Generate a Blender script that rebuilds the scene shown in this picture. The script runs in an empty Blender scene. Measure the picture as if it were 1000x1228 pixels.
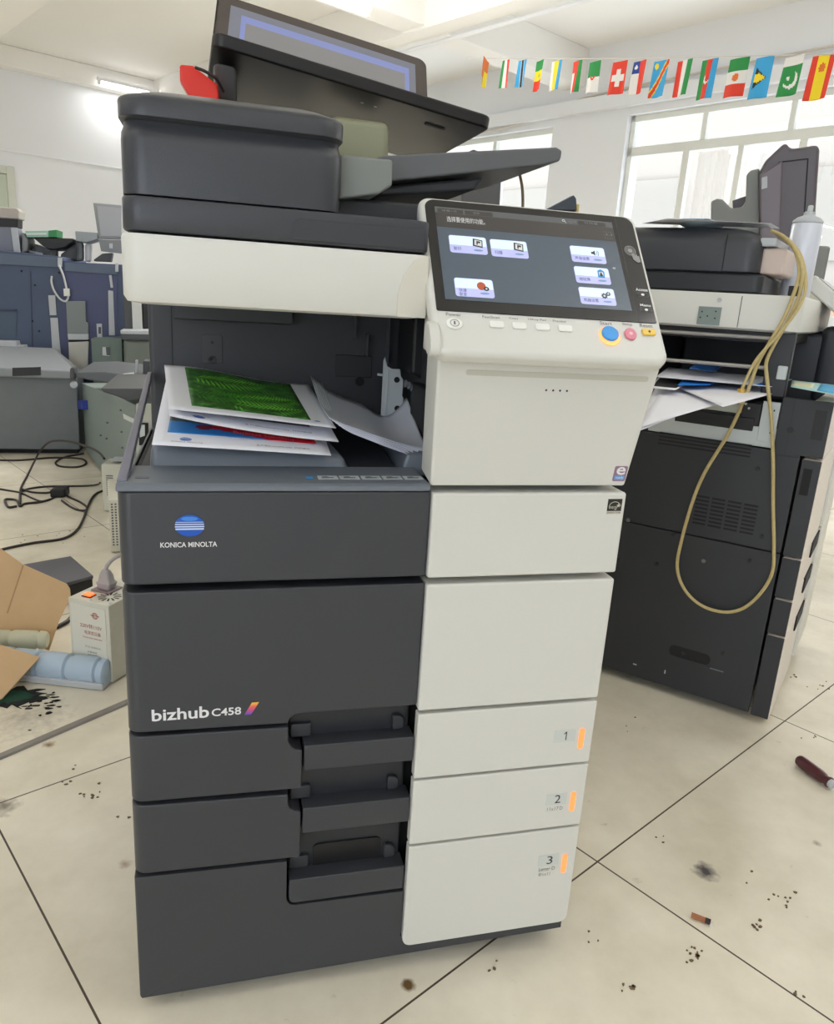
import bpy, bmesh, math, random
from mathutils import Vector, Matrix, noise
random.seed(7)
R = math.radians
S = bpy.context.scene
COL = S.collection
TH = 0.4867                      # room axes are turned by this against the big copier
ROOM = Matrix.Rotation(TH, 4, 'Z')
I4 = Matrix.Identity(4)
# ------------------------------------------------------------------ camera
CAMP = Vector((0.1113, -0.8503, 0.9456)); RV = Vector((0.2821, -0.252, 0.027)); FPX = 908.685
_RR = Matrix.Rotation(RV.length, 3, RV.normalized()) @ Matrix(((1, 0, 0), (0, 0, -1), (0, 1, 0)))
cam = bpy.data.objects.new('camera', bpy.data.cameras.new('camera')); COL.objects.link(cam)
_m = Matrix((_RR[0], -_RR[1], -_RR[2])).transposed().to_4x4(); _m.translation = CAMP
cam.matrix_world = _m
cam.data.sensor_fit = 'HORIZONTAL'; cam.data.sensor_width = 36; cam.data.lens = FPX*36/1000
cam.data.clip_start = .02
S.camera = cam
def ray(x, y): return _RR.transposed() @ Vector(((x-500)/FPX, (y-614)/FPX, 1))
def atz(x, y, z=0): d = ray(x, y); return CAMP + d*((z-CAMP.z)/d.z)
def aty(x, y, Y): d = ray(x, y); return CAMP + d*((Y-CAMP.y)/d.y)
def atp(x, y, p, n): d = ray(x, y); return CAMP + d*((Vector(p)-CAMP).dot(n)/d.dot(n))
def room(u, v, z=0): return ROOM @ Vector((u, v, z))
# ------------------------------------------------------------------ materials
MATS = {}
def lin(c):
    return tuple(((v/255)/12.92 if v/255 <= .04045 else ((v/255+.055)/1.055)**2.4) for v in c) + (1,)
def mat(n, rgb=(200, 200, 200), rough=.5, metal=0, emit=0, grain=0, bump=0, scale=300, spec=.5, coat=0, ecol=None):
    if n in MATS: return MATS[n]
    m = bpy.data.materials.new(n); m.use_nodes = True; nt = m.node_tree; b = nt.nodes['Principled BSDF']
    b.inputs['Base Color'].default_value = lin(rgb); b.inputs['Roughness'].default_value = rough
    b.inputs['Metallic'].default_value = metal; b.inputs['Specular IOR Level'].default_value = spec
    b.inputs['Coat Weight'].default_value = coat
    if emit:
        b.inputs['Emission Color'].default_value = lin(ecol or rgb); b.inputs['Emission Strength'].default_value = emit
    if grain or bump:
        tc = nt.nodes.new('ShaderNodeTexCoord'); no = nt.nodes.new('ShaderNodeTexNoise'); no.inputs['Scale'].default_value = scale
        no.inputs['Detail'].default_value = 3
        nt.links.new(tc.outputs['Object'], no.inputs['Vector'])
        if grain:
            mx = nt.nodes.new('ShaderNodeMix'); mx.data_type = 'RGBA'
            c = lin(rgb); mx.inputs[6].default_value = tuple(v*(1-grain) for v in c[:3])+(1,); mx.inputs[7].default_value = tuple(min(1, v*(1+grain)) for v in c[:3])+(1,)
            nt.links.new(no.outputs['Fac'], mx.inputs[0]); nt.links.new(mx.outputs[2], b.inputs['Base Color'])
        if bump:
            bp = nt.nodes.new('ShaderNodeBump'); bp.inputs['Strength'].default_value = bump; bp.inputs['Distance'].default_value = .0006
            nt.links.new(no.outputs['Fac'], bp.inputs['Height']); nt.links.new(bp.outputs['Normal'], b.inputs['Normal'])
    MATS[n] = m; return m
DK = mat('dark_plastic', (58, 60, 65), .36, grain=.12, bump=.25, scale=900)
DK2 = mat('dark_plastic_inner', (54, 56, 60), .5, grain=.1, bump=.2, scale=700)
TRAY = mat('tray_plastic', (112, 119, 128), .38, grain=.06, bump=.15, scale=900)
BLK = mat('black_plastic', (22, 22, 24), .5)
CORE = mat('core_black', (14, 14, 15), .7)
WH = mat('cream_plastic', (217, 216, 208), .38, grain=.02, bump=.12, scale=900)
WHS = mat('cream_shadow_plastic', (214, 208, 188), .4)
GLS = mat('panel_glass', (16, 15, 16), .12, spec=.6)
SCR = mat('screen_grey', (72, 82, 92), .25, emit=.13, ecol=(120, 138, 156))
SCRB = mat('screen_brown', (60, 58, 56), .25, emit=.08, ecol=(118, 110, 106))
SCRT = mat('screen_topbar', (88, 90, 92), .25, emit=.1, ecol=(128, 130, 132))
TILEL = mat('screen_tile_light', (205, 225, 238), .3, emit=.42, ecol=(215, 238, 252))
TILEV = mat('screen_tile_violet', (180, 184, 225), .3, emit=.34, ecol=(190, 192, 240))
INKD = mat('ink_dark', (60, 58, 62), .6)
INKG = mat('ink_grey', (120, 120, 122), .6)
INKV = mat('ink_violet', (90, 88, 140), .5)
INKW = mat('ink_white', (232, 232, 232), .5)
INKR = mat('ink_red', (150, 70, 62), .6)
BLUE = mat('logo_blue', (20, 88, 190), .35)
SKY = mat('icon_blue', (60, 150, 215), .4)
PAPER = mat('paper', (238, 239, 246), .75)
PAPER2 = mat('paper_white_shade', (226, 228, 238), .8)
METAL = mat('zinc_metal', (192, 198, 198), .42, metal=.1)
GREENM = mat('green_grey_paint', (132, 145, 140), .5, grain=.08, scale=40)
SLATE = mat('slate_blue_paint', (70, 82, 108), .55, grain=.14, scale=6)
SLATE2 = mat('slate_dark_paint', (54, 64, 86), .6)
GREYM = mat('grey_paint', (104, 110, 112), .5, grain=.08, scale=20)
GREYL = mat('light_grey_paint', (184, 188, 192), .5)
GREYD = mat('dark_grey_paint', (70, 72, 74), .5)
OFFW = mat('beige_enamel', (206, 204, 188), .5, grain=.06, scale=60)
LAMPO = mat('orange_lamp', (255, 120, 70), .4, emit=1.6, ecol=(255, 120, 60))
WALL = mat('wall_paint', (232, 234, 237), .8, grain=.03, scale=2)
CEIL = mat('ceiling_paint', (242, 240, 236), .85, grain=.02, scale=2)
FRAME = mat('window_frame_paint', (226, 228, 222), .45)
CORD = mat('black_cord', (38, 30, 28), .5)
CARD = mat('cardboard', (206, 172, 128), .8, grain=.08, scale=25)
# ------------------------------------------------------------------ object helpers
WM = {}
def tag(o, label=None, cat=None, group=None, kind=None):
    if label: o['label'] = label
    if cat: o['category'] = cat
    if group: o['group'] = group
    if kind: o['kind'] = kind
    return o
def thing(name, label, cat, loc=(0, 0, 0), rz=0, group=None):
    o = bpy.data.objects.new(name, None); COL.objects.link(o); o.empty_display_size = .05
    o.location = loc; o.rotation_euler = (0, 0, rz)
    WM[o.name] = Matrix.Translation(Vector(loc)) @ Matrix.Rotation(rz, 4, 'Z')
    return tag(o, label, cat, group)
def wm(o): return WM.get(o.name, I4) if o else I4
CUR = [I4]                       # coordinates given to the builders are CUR @ v in the world
def put(name, verts, faces, mats, parent=None, bev=0, seg=3, big=None, smooth=True, fmat=None, solid=0, origin=None, recalc=True):
    """one mesh object; verts in CUR space"""
    bm = bmesh.new(); vs = [bm.verts.new(Vector(v)) for v in verts]
    for i, f in enumerate(faces):
        try: fc = bm.faces.new([vs[k] for k in f])
        except ValueError: continue
        if fmat: fc.material_index = fmat[i]
    if recalc: bmesh.ops.recalc_face_normals(bm, faces=bm.faces)
    if big:
        for pred, r in big:
            es = [e for e in bm.edges if pred(e.verts[0].co, e.verts[1].co)]
            if es: bmesh.ops.bevel(bm, geom=es, offset=r, segments=6, profile=.5, affect='EDGES', clamp_overlap=True)
    if bev:
        es = [e for e in bm.edges if len(e.link_faces) == 2 and e.calc_face_angle(0) > R(40)]
        bmesh.ops.bevel(bm, geom=es, offset=bev, segments=seg, profile=.5, affect='EDGES', clamp_overlap=True)
    me = bpy.data.meshes.new(name)
    o = bpy.data.objects.new(name, me); COL.objects.link(o)
    if parent:
        o.parent = parent; M = wm(parent).inverted() @ CUR[0]; WM[o.name] = wm(parent)
    else:
        M = CUR[0]
        if origin is not None:
            T = Matrix.Translation(CUR[0] @ Vector(origin)); o.location = T.translation; M = T.inverted() @ M; WM[o.name] = T
    bmesh.ops.transform(bm, matrix=M, verts=bm.verts)
    bm.to_mesh(me); bm.free()
    for m in (mats if isinstance(mats, (list, tuple)) else [mats]): me.materials.append(m)
    if smooth:
        me.polygons.foreach_set('use_smooth', [True]*len(me.polygons)); me.set_sharp_from_angle(angle=R(42))
        if bev or big:
            w = o.modifiers.new('wn', 'WEIGHTED_NORMAL'); w.keep_sharp = True
    if solid:
        s = o.modifiers.new('solid', 'SOLIDIFY'); s.thickness = solid; s.offset = 0
    return o
def frame(O, U, V):
    U = Vector(U).normalized(); V = Vector(V); V = (V-U*V.dot(U)).normalized(); N = U.cross(V)
    m = Matrix((U, V, N)).transposed().to_4x4(); m.translation = Vector(O); return m
FR = frame((0, 0, 0), (1, 0, 0), (0, 0, 1))         # front: u = x, v = z, out = -y
TOP = I4
def prism(name, poly, fr, d0, d1, m, parent=None, bev=0, seg=3, big=None, **k):
    n = len(poly); vs = [fr @ Vector((p[0], p[1], d0)) for p in poly]+[fr @ Vector((p[0], p[1], d1)) for p in poly]
    fs = [list(range(n))[::-1], list(range(n, 2*n))]+[[i, (i+1) % n, n+(i+1) % n, n+i] for i in range(n)]
    return put(name, vs, fs, m, parent, bev, seg, big, **k)
def box(name, a, b, m, parent=None, bev=0, **k):
    return prism(name, [(a[0], a[1]), (b[0], a[1]), (b[0], b[1]), (a[0], b[1])], TOP, a[2], b[2], m, parent, bev, **k)
def rect(x0, y0, x1, y1): return [(x0, y0), (x1, y0), (x1, y1), (x0, y1)]
def rr(x0, y0, x1, y1, r=0, n=5, rs=None):
    """rounded rectangle; rs = radii of (x0y0, x1y0, x1y1, x0y1)"""
    rs = rs or (r,)*4; out = []
    for (cx, cy, sx, sy, a0), q in zip(((x0, y0, 1, 1, 180), (x1, y0, -1, 1, 270), (x1, y1, -1, -1, 0), (x0, y1, 1, -1, 90)), rs):
        if q <= 0: out.append((cx, cy)); continue
        for i in range(n+1):
            a = R(a0+90*i/n); out.append((cx+sx*q+q*math.cos(a), cy+sy*q+q*math.sin(a)))
    return out
def ell(cx, cy, rx, ry, n=28, a0=0, a1=360):
    full = abs(a1-a0) >= 360
    return [(cx+rx*math.cos(R(a0+(a1-a0)*i/(n if full else n-1))), cy+ry*math.sin(R(a0+(a1-a0)*i/(n if full else n-1)))) for i in range(n)]
def loft(name, rings, m, parent=None, cap=True, bev=0, **k):
    n = len(rings[0]); vs = [v for r in rings for v in r]; fs = []
    for j in range(len(rings)-1):
        fs += [[j*n+i, j*n+(i+1) % n, (j+1)*n+(i+1) % n, (j+1)*n+i] for i in range(n)]
    if cap: fs += [list(range(n))[::-1], [(len(rings)-1)*n+i for i in range(n)]]
    return put(name, vs, fs, m, parent, bev, **k)
def lathe(name, prof, fr, m, parent=None, n=28, fmat=None, **k):
    rings = [[fr @ Vector((r*math.cos(2*math.pi*i/n), r*math.sin(2*math.pi*i/n), h)) for i in range(n)] for r, h in prof]
    return loft(name, rings, m, parent, **k)
def spline(pts, n=8):
    P = [Vector(p) for p in pts]; P = [P[0]*2-P[1]]+P+[P[-1]*2-P[-2]]; out = []
    for i in range(1, len(P)-2):
        for k in range(n):
            t = k/n; a, b, c, d = P[i-1:i+3]
            out.append(.5*((2*b)+(c-a)*t+(2*a-5*b+4*c-d)*t*t+(3*b-a-3*c+d)*t*t*t))
    out.append(P[-2]); return out
def tube(name, pts, r, m, parent=None, n=8, sm=8, **k):
    P = spline(pts, sm) if sm else [Vector(p) for p in pts]
    rings = []; up = Vector((0, 0, 1)); prev = None
    for i, p in enumerate(P):
        t = (P[min(i+1, len(P)-1)]-P[max(i-1, 0)]).normalized()
        a = (prev - t*prev.dot(t)) if prev else t.cross(up if abs(t.z) < .95 else Vector((1, 0, 0)))
        if a.length < 1e-6: a = t.orthogonal()
        a.normalize(); prev = a; b = t.cross(a)
        rings.append([p+a*r*math.cos(2*math.pi*j/n)+b*r*math.sin(2*math.pi*j/n) for j in range(n)])
    return loft(name, rings, m, parent, **k)
def sheet(name, f, m, parent=None, u=(0, 1), v=(0, 1), nu=16, nv=16, lift=0, solid=.0003, cf=None, **k):
    """surface f(u,v); lift along its normal; cf(u,v) -> material index"""
    def g(a, b):
        p = f(a, b)
        if lift:
            e = 1e-3; p = p + (f(a+e, b)-f(a-e, b)).cross(f(a, b+e)-f(a, b-e)).normalized()*lift
        return p
    us = [u[0]+(u[1]-u[0])*i/nu for i in range(nu+1)]; vv = [v[0]+(v[1]-v[0])*j/nv for j in range(nv+1)]
    vs = [g(a, b) for b in vv for a in us]; fs = []; fm = []
    for j in range(nv):
        for i in range(nu):
            q = j*(nu+1)+i; fs.append([q, q+1, q+nu+2, q+nu+1])
            if cf: fm.append(cf((us[i]+us[i+1])/2, (vv[j]+vv[j+1])/2))
    return put(name, vs, fs, m, parent, fmat=fm or None, solid=solid, recalc=False, **k)
def textmesh(s, bold=False):
    c = bpy.data.curves.new('t', 'FONT'); c.body = s; c.resolution_u = 3; c.fill_mode = 'BOTH'
    if bold: c.offset = .018
    o = bpy.data.objects.new('t', c); COL.objects.link(o)
    bpy.context.view_layer.update()
    me = bpy.data.meshes.new_from_object(o.evaluated_get(bpy.context.evaluated_depsgraph_get()))
    bpy.data.objects.remove(o); bpy.data.curves.remove(c)
    return me
def text(s, x0, x1, y0, y1, fr, m, parent=None, d=.0008, bold=False, name='lettering', surf=None, shear=0, **k):
    me = textmesh(s, bold); V = [v.co.copy() for v in me.vertices]; F = [list(p.vertices) for p in me.polygons]
    bpy.data.meshes.remove(me)
    if not V: return None
    a, b = min(v.x for v in V), max(v.x for v in V); c, e = min(v.y for v in V), max(v.y for v in V)
    out = []
    for v in V:
        tx = (v.x-a)/(b-a or 1); ty = (v.y-c)/(e-c or 1); X = x0+(x1-x0)*tx+shear*ty; Y = y0+(y1-y0)*ty
        out.append(surf(X, Y) if surf else fr @ Vector((X, Y, d)))
    return put(name, out, F, m, parent, smooth=False, recalc=False, **k)
# ================================================================== ROOM
HC = 3.2; UW = 5.93; VB = 8.9; U0 = -4.5; V0 = -4.5
def struct(o): return tag(o, kind='structure')
def floor_mat():
    m = bpy.data.materials.new('floor_tiles'); m.use_nodes = True; nt = m.node_tree; b = nt.nodes['Principled BSDF']; L = nt.links
    def N(t, **kw):
        x = nt.nodes.new(t)
        for a, c in kw.items(): setattr(x, a, c)
        return x
    def M(op, a, c=None):
        x = N('ShaderNodeMath', operation=op)
        for i, q in enumerate((a, c)):
            if q is None: continue
            if isinstance(q, (int, float)): x.inputs[i].default_value = q
            else: L.new(q, x.inputs[i])
        return x.outputs[0]
    tc = N('ShaderNodeTexCoord'); sp = N('ShaderNodeSeparateXYZ'); L.new(tc.outputs['Object'], sp.inputs[0])
    T = .786
    def dist(o, off):
        f = M('FRACT', M('DIVIDE', M('SUBTRACT', o, off-T*40), T)); g = M('MINIMUM', f, M('SUBTRACT', 1, f)); return M('MULTIPLY', g, T)
    d = M('MINIMUM', dist(sp.outputs[0], -.048), dist(sp.outputs[1], -.218))
    line = M('LESS_THAN', d, .0016)
    n1 = N('ShaderNodeTexNoise'); n1.inputs['Scale'].default_value = 3.5; n1.inputs['Detail'].default_value = 6; n1.inputs['Roughness'].default_value = .62
    L.new(tc.outputs['Object'], n1.inputs['Vector'])
    cr = N('ShaderNodeValToRGB'); cr.color_ramp.elements[0].position = .3; cr.color_ramp.elements[1].position = .72
    cr.color_ramp.elements[0].color = lin((214, 205, 183)); cr.color_ramp.elements[1].color = lin((243, 236, 217)); L.new(n1.outputs['Fac'], cr.inputs[0])
    n2 = N('ShaderNodeTexNoise'); n2.inputs['Scale'].default_value = 26; n2.inputs['Detail'].default_value = 4; L.new(tc.outputs['Object'], n2.inputs['Vector'])
    c2 = N('ShaderNodeValToRGB'); c2.color_ramp.elements[0].position = .70; c2.color_ramp.elements[1].position = .80
    c2.color_ramp.elements[0].color = (0, 0, 0, 1); c2.color_ramp.elements[1].color = (.4, .4, .4, 1); L.new(n2.outputs['Fac'], c2.inputs[0])
    mx = N('ShaderNodeMix', data_type='RGBA'); L.new(c2.outputs[0], mx.inputs[0]); L.new(cr.outputs[0], mx.inputs[6]); mx.inputs[7].default_value = lin((120, 105, 82))
    cur = mx.outputs[2]
    def spot(cur, p, rad, col, st):
        vm = N('ShaderNodeVectorMath', operation='DISTANCE'); L.new(tc.outputs['Object'], vm.inputs[0]); vm.inputs[1].default_value = p
        n3 = N('ShaderNodeTexNoise'); n3.inputs['Scale'].default_value = 60; L.new(tc.outputs['Object'], n3.inputs['Vector'])
        dd = M('ADD', M('DIVIDE', vm.outputs['Value'], rad), M('MULTIPLY', M('SUBTRACT', n3.outputs['Fac'], .5), 1.3))
        f = M('MULTIPLY', M('MAXIMUM', M('SUBTRACT', 1, dd), 0), st)
        x = N('ShaderNodeMix', data_type='RGBA'); x.clamp_factor = True; L.new(f, x.inputs[0]); L.new(cur, x.inputs[6]); x.inputs[7].default_value = lin(col); return x.outputs[2]
    inv = ROOM.inverted()
    for (px, py, rad, col, st) in ((846, 1045, .026, (90, 86, 88), 1.2), (5, 968, .03, (120, 108, 96), .9), (59, 893, .014, (150, 128, 90), 1.3), (490, 1182, .012, (110, 86, 50), 1.6),
                                   (925, 700, .04, (150, 134, 110), .6), (690, 905, .02, (160, 146, 120), .8), (30, 860, .10, (90, 84, 74), .45), (150, 1036, .012, (160, 130, 110), .8), (980, 1012, .01, (120, 110, 90), .8)):
        cur = spot(cur, inv @ atz(px, py), rad, col, st)
    m2 = N('ShaderNodeMix', data_type='RGBA'); L.new(line, m2.inputs[0]); L.new(cur, m2.inputs[6]); m2.inputs[7].default_value = lin((74, 62, 48))
    L.new(m2.outputs[2], b.inputs['Base Color'])
    rg = M('ADD', .13, M('MULTIPLY', n1.outputs['Fac'], .16)); L.new(M('ADD', rg, M('MULTIPLY', line, .4)), b.inputs['Roughness'])
    b.inputs['Specular IOR Level'].default_value = .5
    return m
def rstruct(name, a, b, m, **k):
    o = box(name, a, b, m, **k); o.rotation_euler.z = TH; return struct(o)
rstruct('floor', (U0, V0, -.1), (UW+.25, VB+.2, 0), floor_mat(), smooth=False)
rstruct('ceiling', (U0, V0, HC), (UW+.25, VB+.2, HC+.15), CEIL, smooth=False)
rstruct('wall_back', (U0, VB, 0), (UW+.25, VB+.2, HC), WALL, smooth=False)
rstruct('wall_left', (U0-.2, -1.6, 0), (U0, VB+.2, HC), WALL, smooth=False)
rstruct('wall_front', (U0, V0-.2, 0), (UW+.25, V0, HC), WALL, smooth=False)
# window wall with two openings; sill .95, head 2.6
ZS, ZH = .95, 2.6
W1 = (4.33, 6.9); W2 = (-2.2, 3.50)
def wallright():
    vs = []; fs = []
    for (v0, v1, z0, z1) in ((V0, W2[0], 0, HC), (W2[0], W2[1], 0, ZS), (W2[0], W2[1], ZH, HC), (W2[1], W1[0], 0, HC), (W1[0], W1[1], 0, ZS), (W1[0], W1[1], ZH, HC), (W1[1], VB, 0, HC)):
        k = len(vs); vs += [(UW+dx, v, z) for dx in (0, .25) for v in (v0, v1) for z in (z0, z1)]
        fs += [[k+i for i in q] for q in ((0, 1, 3, 2), (4, 6, 7, 5), (0, 2, 6, 4), (1, 5, 7, 3), (0, 4, 5, 1), (2, 3, 7, 6))]
    o = put('wall_right', vs, fs, WALL, smooth=False); o.rotation_euler.z = TH; struct(o)
wallright()
# concrete beams
rstruct('trim_1', (U0, 4.0, 2.89), (UW, 4.26, HC), CEIL, bev=.006)
rstruct('trim_2', (3.93, V0, 2.87), (4.11, VB, HC), CEIL, bev=.006)
rstruct('trim_3', (1.5, 4.2, 2.86), (1.86, VB, HC), CEIL, bev=.006)
rstruct('trim_4', (UW-.06, V0, 2.66), (UW, VB, 2.78), WALL, bev=.006)
rstruct('trim_5', (U0, VB-.16, 3.0), (UW, VB, HC), CEIL, bev=.01)
rstruct('trim_6', (U0, VB-.012, 2.19), (UW, VB, 2.21), WALL, bev=.003)
GLASS = bpy.data.materials.new('window_glass'); GLASS.use_nodes = True
_nt = GLASS.node_tree; _nt.nodes.clear(); _o = _nt.nodes.new('ShaderNodeOutputMaterial'); _mx = _nt.nodes.new('ShaderNodeMixShader'); _t = _nt.nodes.new('ShaderNodeBsdfTransparent'); _g = _nt.nodes.new('ShaderNodeBsdfGlossy')
_g.inputs['Roughness'].default_value = .02; _t.inputs[0].default_value = (.96, .97, .97, 1); _mx.inputs[0].default_value = .06
_nt.links.new(_t.outputs[0], _mx.inputs[1]); _nt.links.new(_g.outputs[0], _mx.inputs[2]); _nt.links.new(_mx.outputs[0], _o.inputs[0])
def window(n, v0, v1, ups, lows, inner):
    CUR[0] = ROOM
    o = thing('window_%d' % n, None, None, room(UW, v0, ZS), TH); del_ = o; tag(o, kind='structure')
    x0, x1 = UW+.06, UW+.12
    def bar(nm, va, vb, za, zb, xx=None, m=FRAME):
        xa, xb = xx or (x0, x1); return box(nm, (xa, va, za), (xb, vb, zb), m, o, .003)
    bar('window_frame', v0, v1, ZH-.05, ZH); bar('window_frame', v0, v1, ZS, ZS+.05)
    bar('window_frame', v0, v0+.045, ZS, ZH); bar('window_frame', v1-.045, v1, ZS, ZH)
    bar('transom', v0, v1, 2.27, 2.345)
    for v in ups: bar('mullion', v-.022, v+.022, 2.345, ZH-.05)
    for v, w in lows: bar('mullion', v-w, v+w, ZS+.05, 2.27, inner)
    box('window_pane', (UW+.085, v0+.02, ZS+.02), (UW+.089, v1-.02, ZH-.02), GLASS, o, smooth=False)
    box('window_sill', (UW-.05, v0, ZS-.05), (UW+.06, v1, ZS), WALL, o, .004)
    CUR[0] = I4; return o
window(1, W1[0], W1[1], (5.13, 5.95), ((5.05, .035), (5.95, .03)), None)
window(2, W2[0], W2[1], (2.79, 2.07, 1.36, .65, -.06, -.8, -1.5), ((2.92, .03), (2.44, .024), (1.95, .03), (1.25, .024), (.6, .03), (-.1, .03), (-.9, .03), (-1.6, .03)), None)
# sheer curtains seen against the panes
def curtain(v0, v1, z0, z1, label):
    def f(u, w): return room(UW+.03+.012*math.sin(u*(v1-v0)*70)+.005*math.sin(u*31), v0+(v1-v0)*u, z0+(z1-z0)*w)
    m = mat('sheer_fabric', (246, 246, 244), .9); b = m.node_tree.nodes['Principled BSDF']; b.inputs['Alpha'].default_value = .45
    b.inputs['Transmission Weight'].default_value = 0
    o = sheet('sheer_curtain', f, m, None, nu=int((v1-v0)*160), nv=2, solid=0, origin=f(.5, .5)); tag(o, label, 'curtain')
curtain(2.5, 2.78, ZS+.08, 2.24, 'white sheer curtain gathered behind the raised document feeder in the large window')
# exterior building
CUR[0] = ROOM
bl = thing('apartment_building', 'pale cream building across the street seen through the windows', 'building', room(13, 4, -3), TH)
FAC = mat('facade_cream', (160, 152, 142), .9, grain=.03, scale=1); FAC2 = mat('facade_peach', (160, 132, 106), .9)
box('wall', (13, -9, -3), (17, 16, 8), FAC, bl)
for v in range(-8, 16, 3):
    box('window', (12.93, v, 1.9), (13.02, v+1.4, 3.3), mat('facade_shutter', (148, 142, 132), .7), bl, .01)
for z in (-.4, 1.0): box('ledge', (12.8, -9, z), (13.02, 16, z+.35), FAC2, bl, .02)
CUR[0] = I4
# back door at the far left
CUR[0] = ROOM
d = thing('door_1', None, None, room(1.5, VB, 0), TH); tag(d, kind='structure')
DG = mat('door_green', (190, 200, 184), .6); DFR = mat('door_frame_grey', (205, 208, 198), .6)
ud = (ROOM.inverted() @ atp(15, 200, room(0, VB), room(0, 1)-room(0, 0))).x
for (a, b2) in ((ud-.08, ud), (ud-1.05, ud-.97)): box('door_frame', (a, VB-.05, 0), (b2, VB-.001, 2.04), DFR, d, .004)
box('door_frame', (ud-.97, VB-.05, 1.96), (ud-.08, VB-.001, 2.04), DFR, d, .004)
box('door_leaf', (ud-.97, VB-.035, 0.005), (ud-.08, VB-.002, 1.955), DG, d, .003)
CUR[0] = I4
# conduits
def upt(px, py, z): return ROOM.inverted() @ atz(px, py, z)
a = upt(467, 57, 2.85)
CUR[0] = ROOM
o = tube('conduit_pipe', [(4.14, VB-.2, 2.84), (4.14, V0+.1, 2.84)], .016, WALL, sm=0, origin=(4.14, 4, 2.84)); tag(o, 'thin white conduit pipe running along the edge of the ceiling beam', 'pipe')
o = tube('wall_cable', [(UW-.03, 6.5, 2.62), (UW-.03, 5.0, 2.64), (UW-.03, 4.3, 2.71), (UW-.05, 4.1, 2.76), (UW-.03, 3.8, 2.80), (UW-.03, 2.4, 2.84), (UW-.03, .5, 2.86), (UW-.03, -2, 2.86)], .010, mat('wall_cable_paint', (206, 198, 186), .7), origin=(UW-.03, 3, 2.8)); tag(o, 'thin painted cable running along the wall above the windows', 'cable')
CUR[0] = I4
# ------------------------------------------------------------------ fluorescent tubes, added fill lights
TUBE = mat('fluorescent_glow', (255, 255, 255), .4, emit=9)
def tubelamp(u, v, z, L, label, pw, group=None):
    t = thing('fluorescent_lamp', label, 'ceiling light', room(u, v, z), TH, group)
    CUR[0] = ROOM
    box('housing', (u-L/2-.02, v-.025, z), (u+L/2+.02, v+.025, z+.035), WALL, t, .004)
    tube('lamp_tube', [(u-L/2, v, z-.02), (u+L/2, v, z-.02)], .014, TUBE, t, n=12, sm=0)
    for s in (-1, 1): box('end_cap', (u+s*L/2-.015, v-.018, z-.036), (u+s*L/2+.015, v+.018, z+.002), FRAME, t, .003)
    CUR[0] = I4
    li = bpy.data.lights.new('tube_and_fill_light', 'AREA'); li.shape = 'RECTANGLE'; li.size = L; li.size_y = .04; li.energy = pw; li.color = (1, .99, .98)
    lo = bpy.data.objects.new('tube_and_fill_light', li); COL.objects.link(lo); lo.location = room(u, v, z-.05); lo.rotation_euler = (0, 0, TH)
    return t
pA = upt(441, 18, 2.835); tubelamp(pA.x-.6, pA.y, 2.855, 1.2, 'glowing fluorescent tube on the ceiling above the tilted laptop', 22)
_pb = ROOM.inverted() @ atp(119, 99, room(0, VB-.24), room(0, 1)-room(0, 0)); pB = _pb; tubelamp(_pb.x+.6, VB-.24, _pb.z+.02, 1.2, 'glowing fluorescent tube at the far wall, seen just left of the main copier', 7)
def fill_light(u, v, z, pw):
    li = bpy.data.lights.new('tube_and_fill_light', 'AREA'); li.shape = 'RECTANGLE'; li.size = 1.2; li.size_y = .04; li.energy = pw; li.color = (1, .99, .98)  # added fill: bare area light facing down, no lamp body
    lo = bpy.data.objects.new('tube_and_fill_light', li); COL.objects.link(lo); lo.location = room(u, v, z); lo.rotation_euler = (0, 0, TH)
def fill_pair(u, v, z, pw, label):
    fill_light(u, v, z, pw); li = bpy.data.lights.new('fill_uplight', 'AREA'); li.shape = 'RECTANGLE'; li.size = 1.2; li.size_y = .06; li.energy = pw*.75; li.color = (1, .99, .98)  # added unseen fill, one light down and one up to brighten the room
    lo = bpy.data.objects.new('fill_uplight', li); COL.objects.link(lo); lo.location = room(u, v, z+.045); lo.rotation_euler = (math.pi, 0, TH)
for px_, py_, z_ in ((350, 84, 2.25), (330, 118, 2.0), (450, 120, 2.0)):
    _q = upt(px_, py_, z_); fill_pair(_q.x, _q.y, z_, 10, 'added fill light hidden behind the laptop and feeder')
for u, v, z_, p_ in ((4.7, -.6, 2.3, 15), (-.5, 5.2, 2.3, 15), (.2, 7.4, 2.3, 13)): fill_pair(u, v, z_, p_, 'added fill light out of view')
for u, v in ((-2.6, 1.6), (1.2, -1.2)): fill_pair(u, v, 2.6, 5, 'added fill light out of view')
for (u, v) in ((-.5, -2.3), (1.8, -2.3), (-1.2, .4), (2.9, .2), (-2.0, 3.2)): fill_light(u, v, 3.1, 5)  # added unseen fill lights close under the ceiling
#PART2
# ================================================================== MAIN COPIER
mc = thing('multifunction_copier', 'large dark grey and cream office copier in the foreground with tilted touch screen', 'copier', (.3, .3, 0))
def P(name, poly, fr, d0, d1, m, parent=mc, **k): return prism(name, poly, fr, d0, d1, m, parent, **k)
vleft = lambda r=.016: [(lambda p, q: abs(p.x) < 1e-4 and abs(q.x) < 1e-4 and abs(p.y) < 1e-4 and abs(q.y) < 1e-4, r)]
# body cores
box('body', (.004, .046, .03), (.611, .64, .715), CORE, mc, .006)
box('side_panel', (0, .05, .03), (.004, .64, .715), DK, mc, .0015)
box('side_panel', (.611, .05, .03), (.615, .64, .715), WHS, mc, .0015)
box('side_panel', (.007, .38, .715), (.402, .64, .925), DK2, mc, .008)
box('side_panel', (.40, .05, .715), (.608, .64, .925), DK2, mc, .006)
for x in (.07, .54):
    for y in (.1, .55): tube('caster', [(x-.014, y, .0165), (x+.014, y, .0165)], .0163, BLK, mc, n=14, sm=0)
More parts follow.
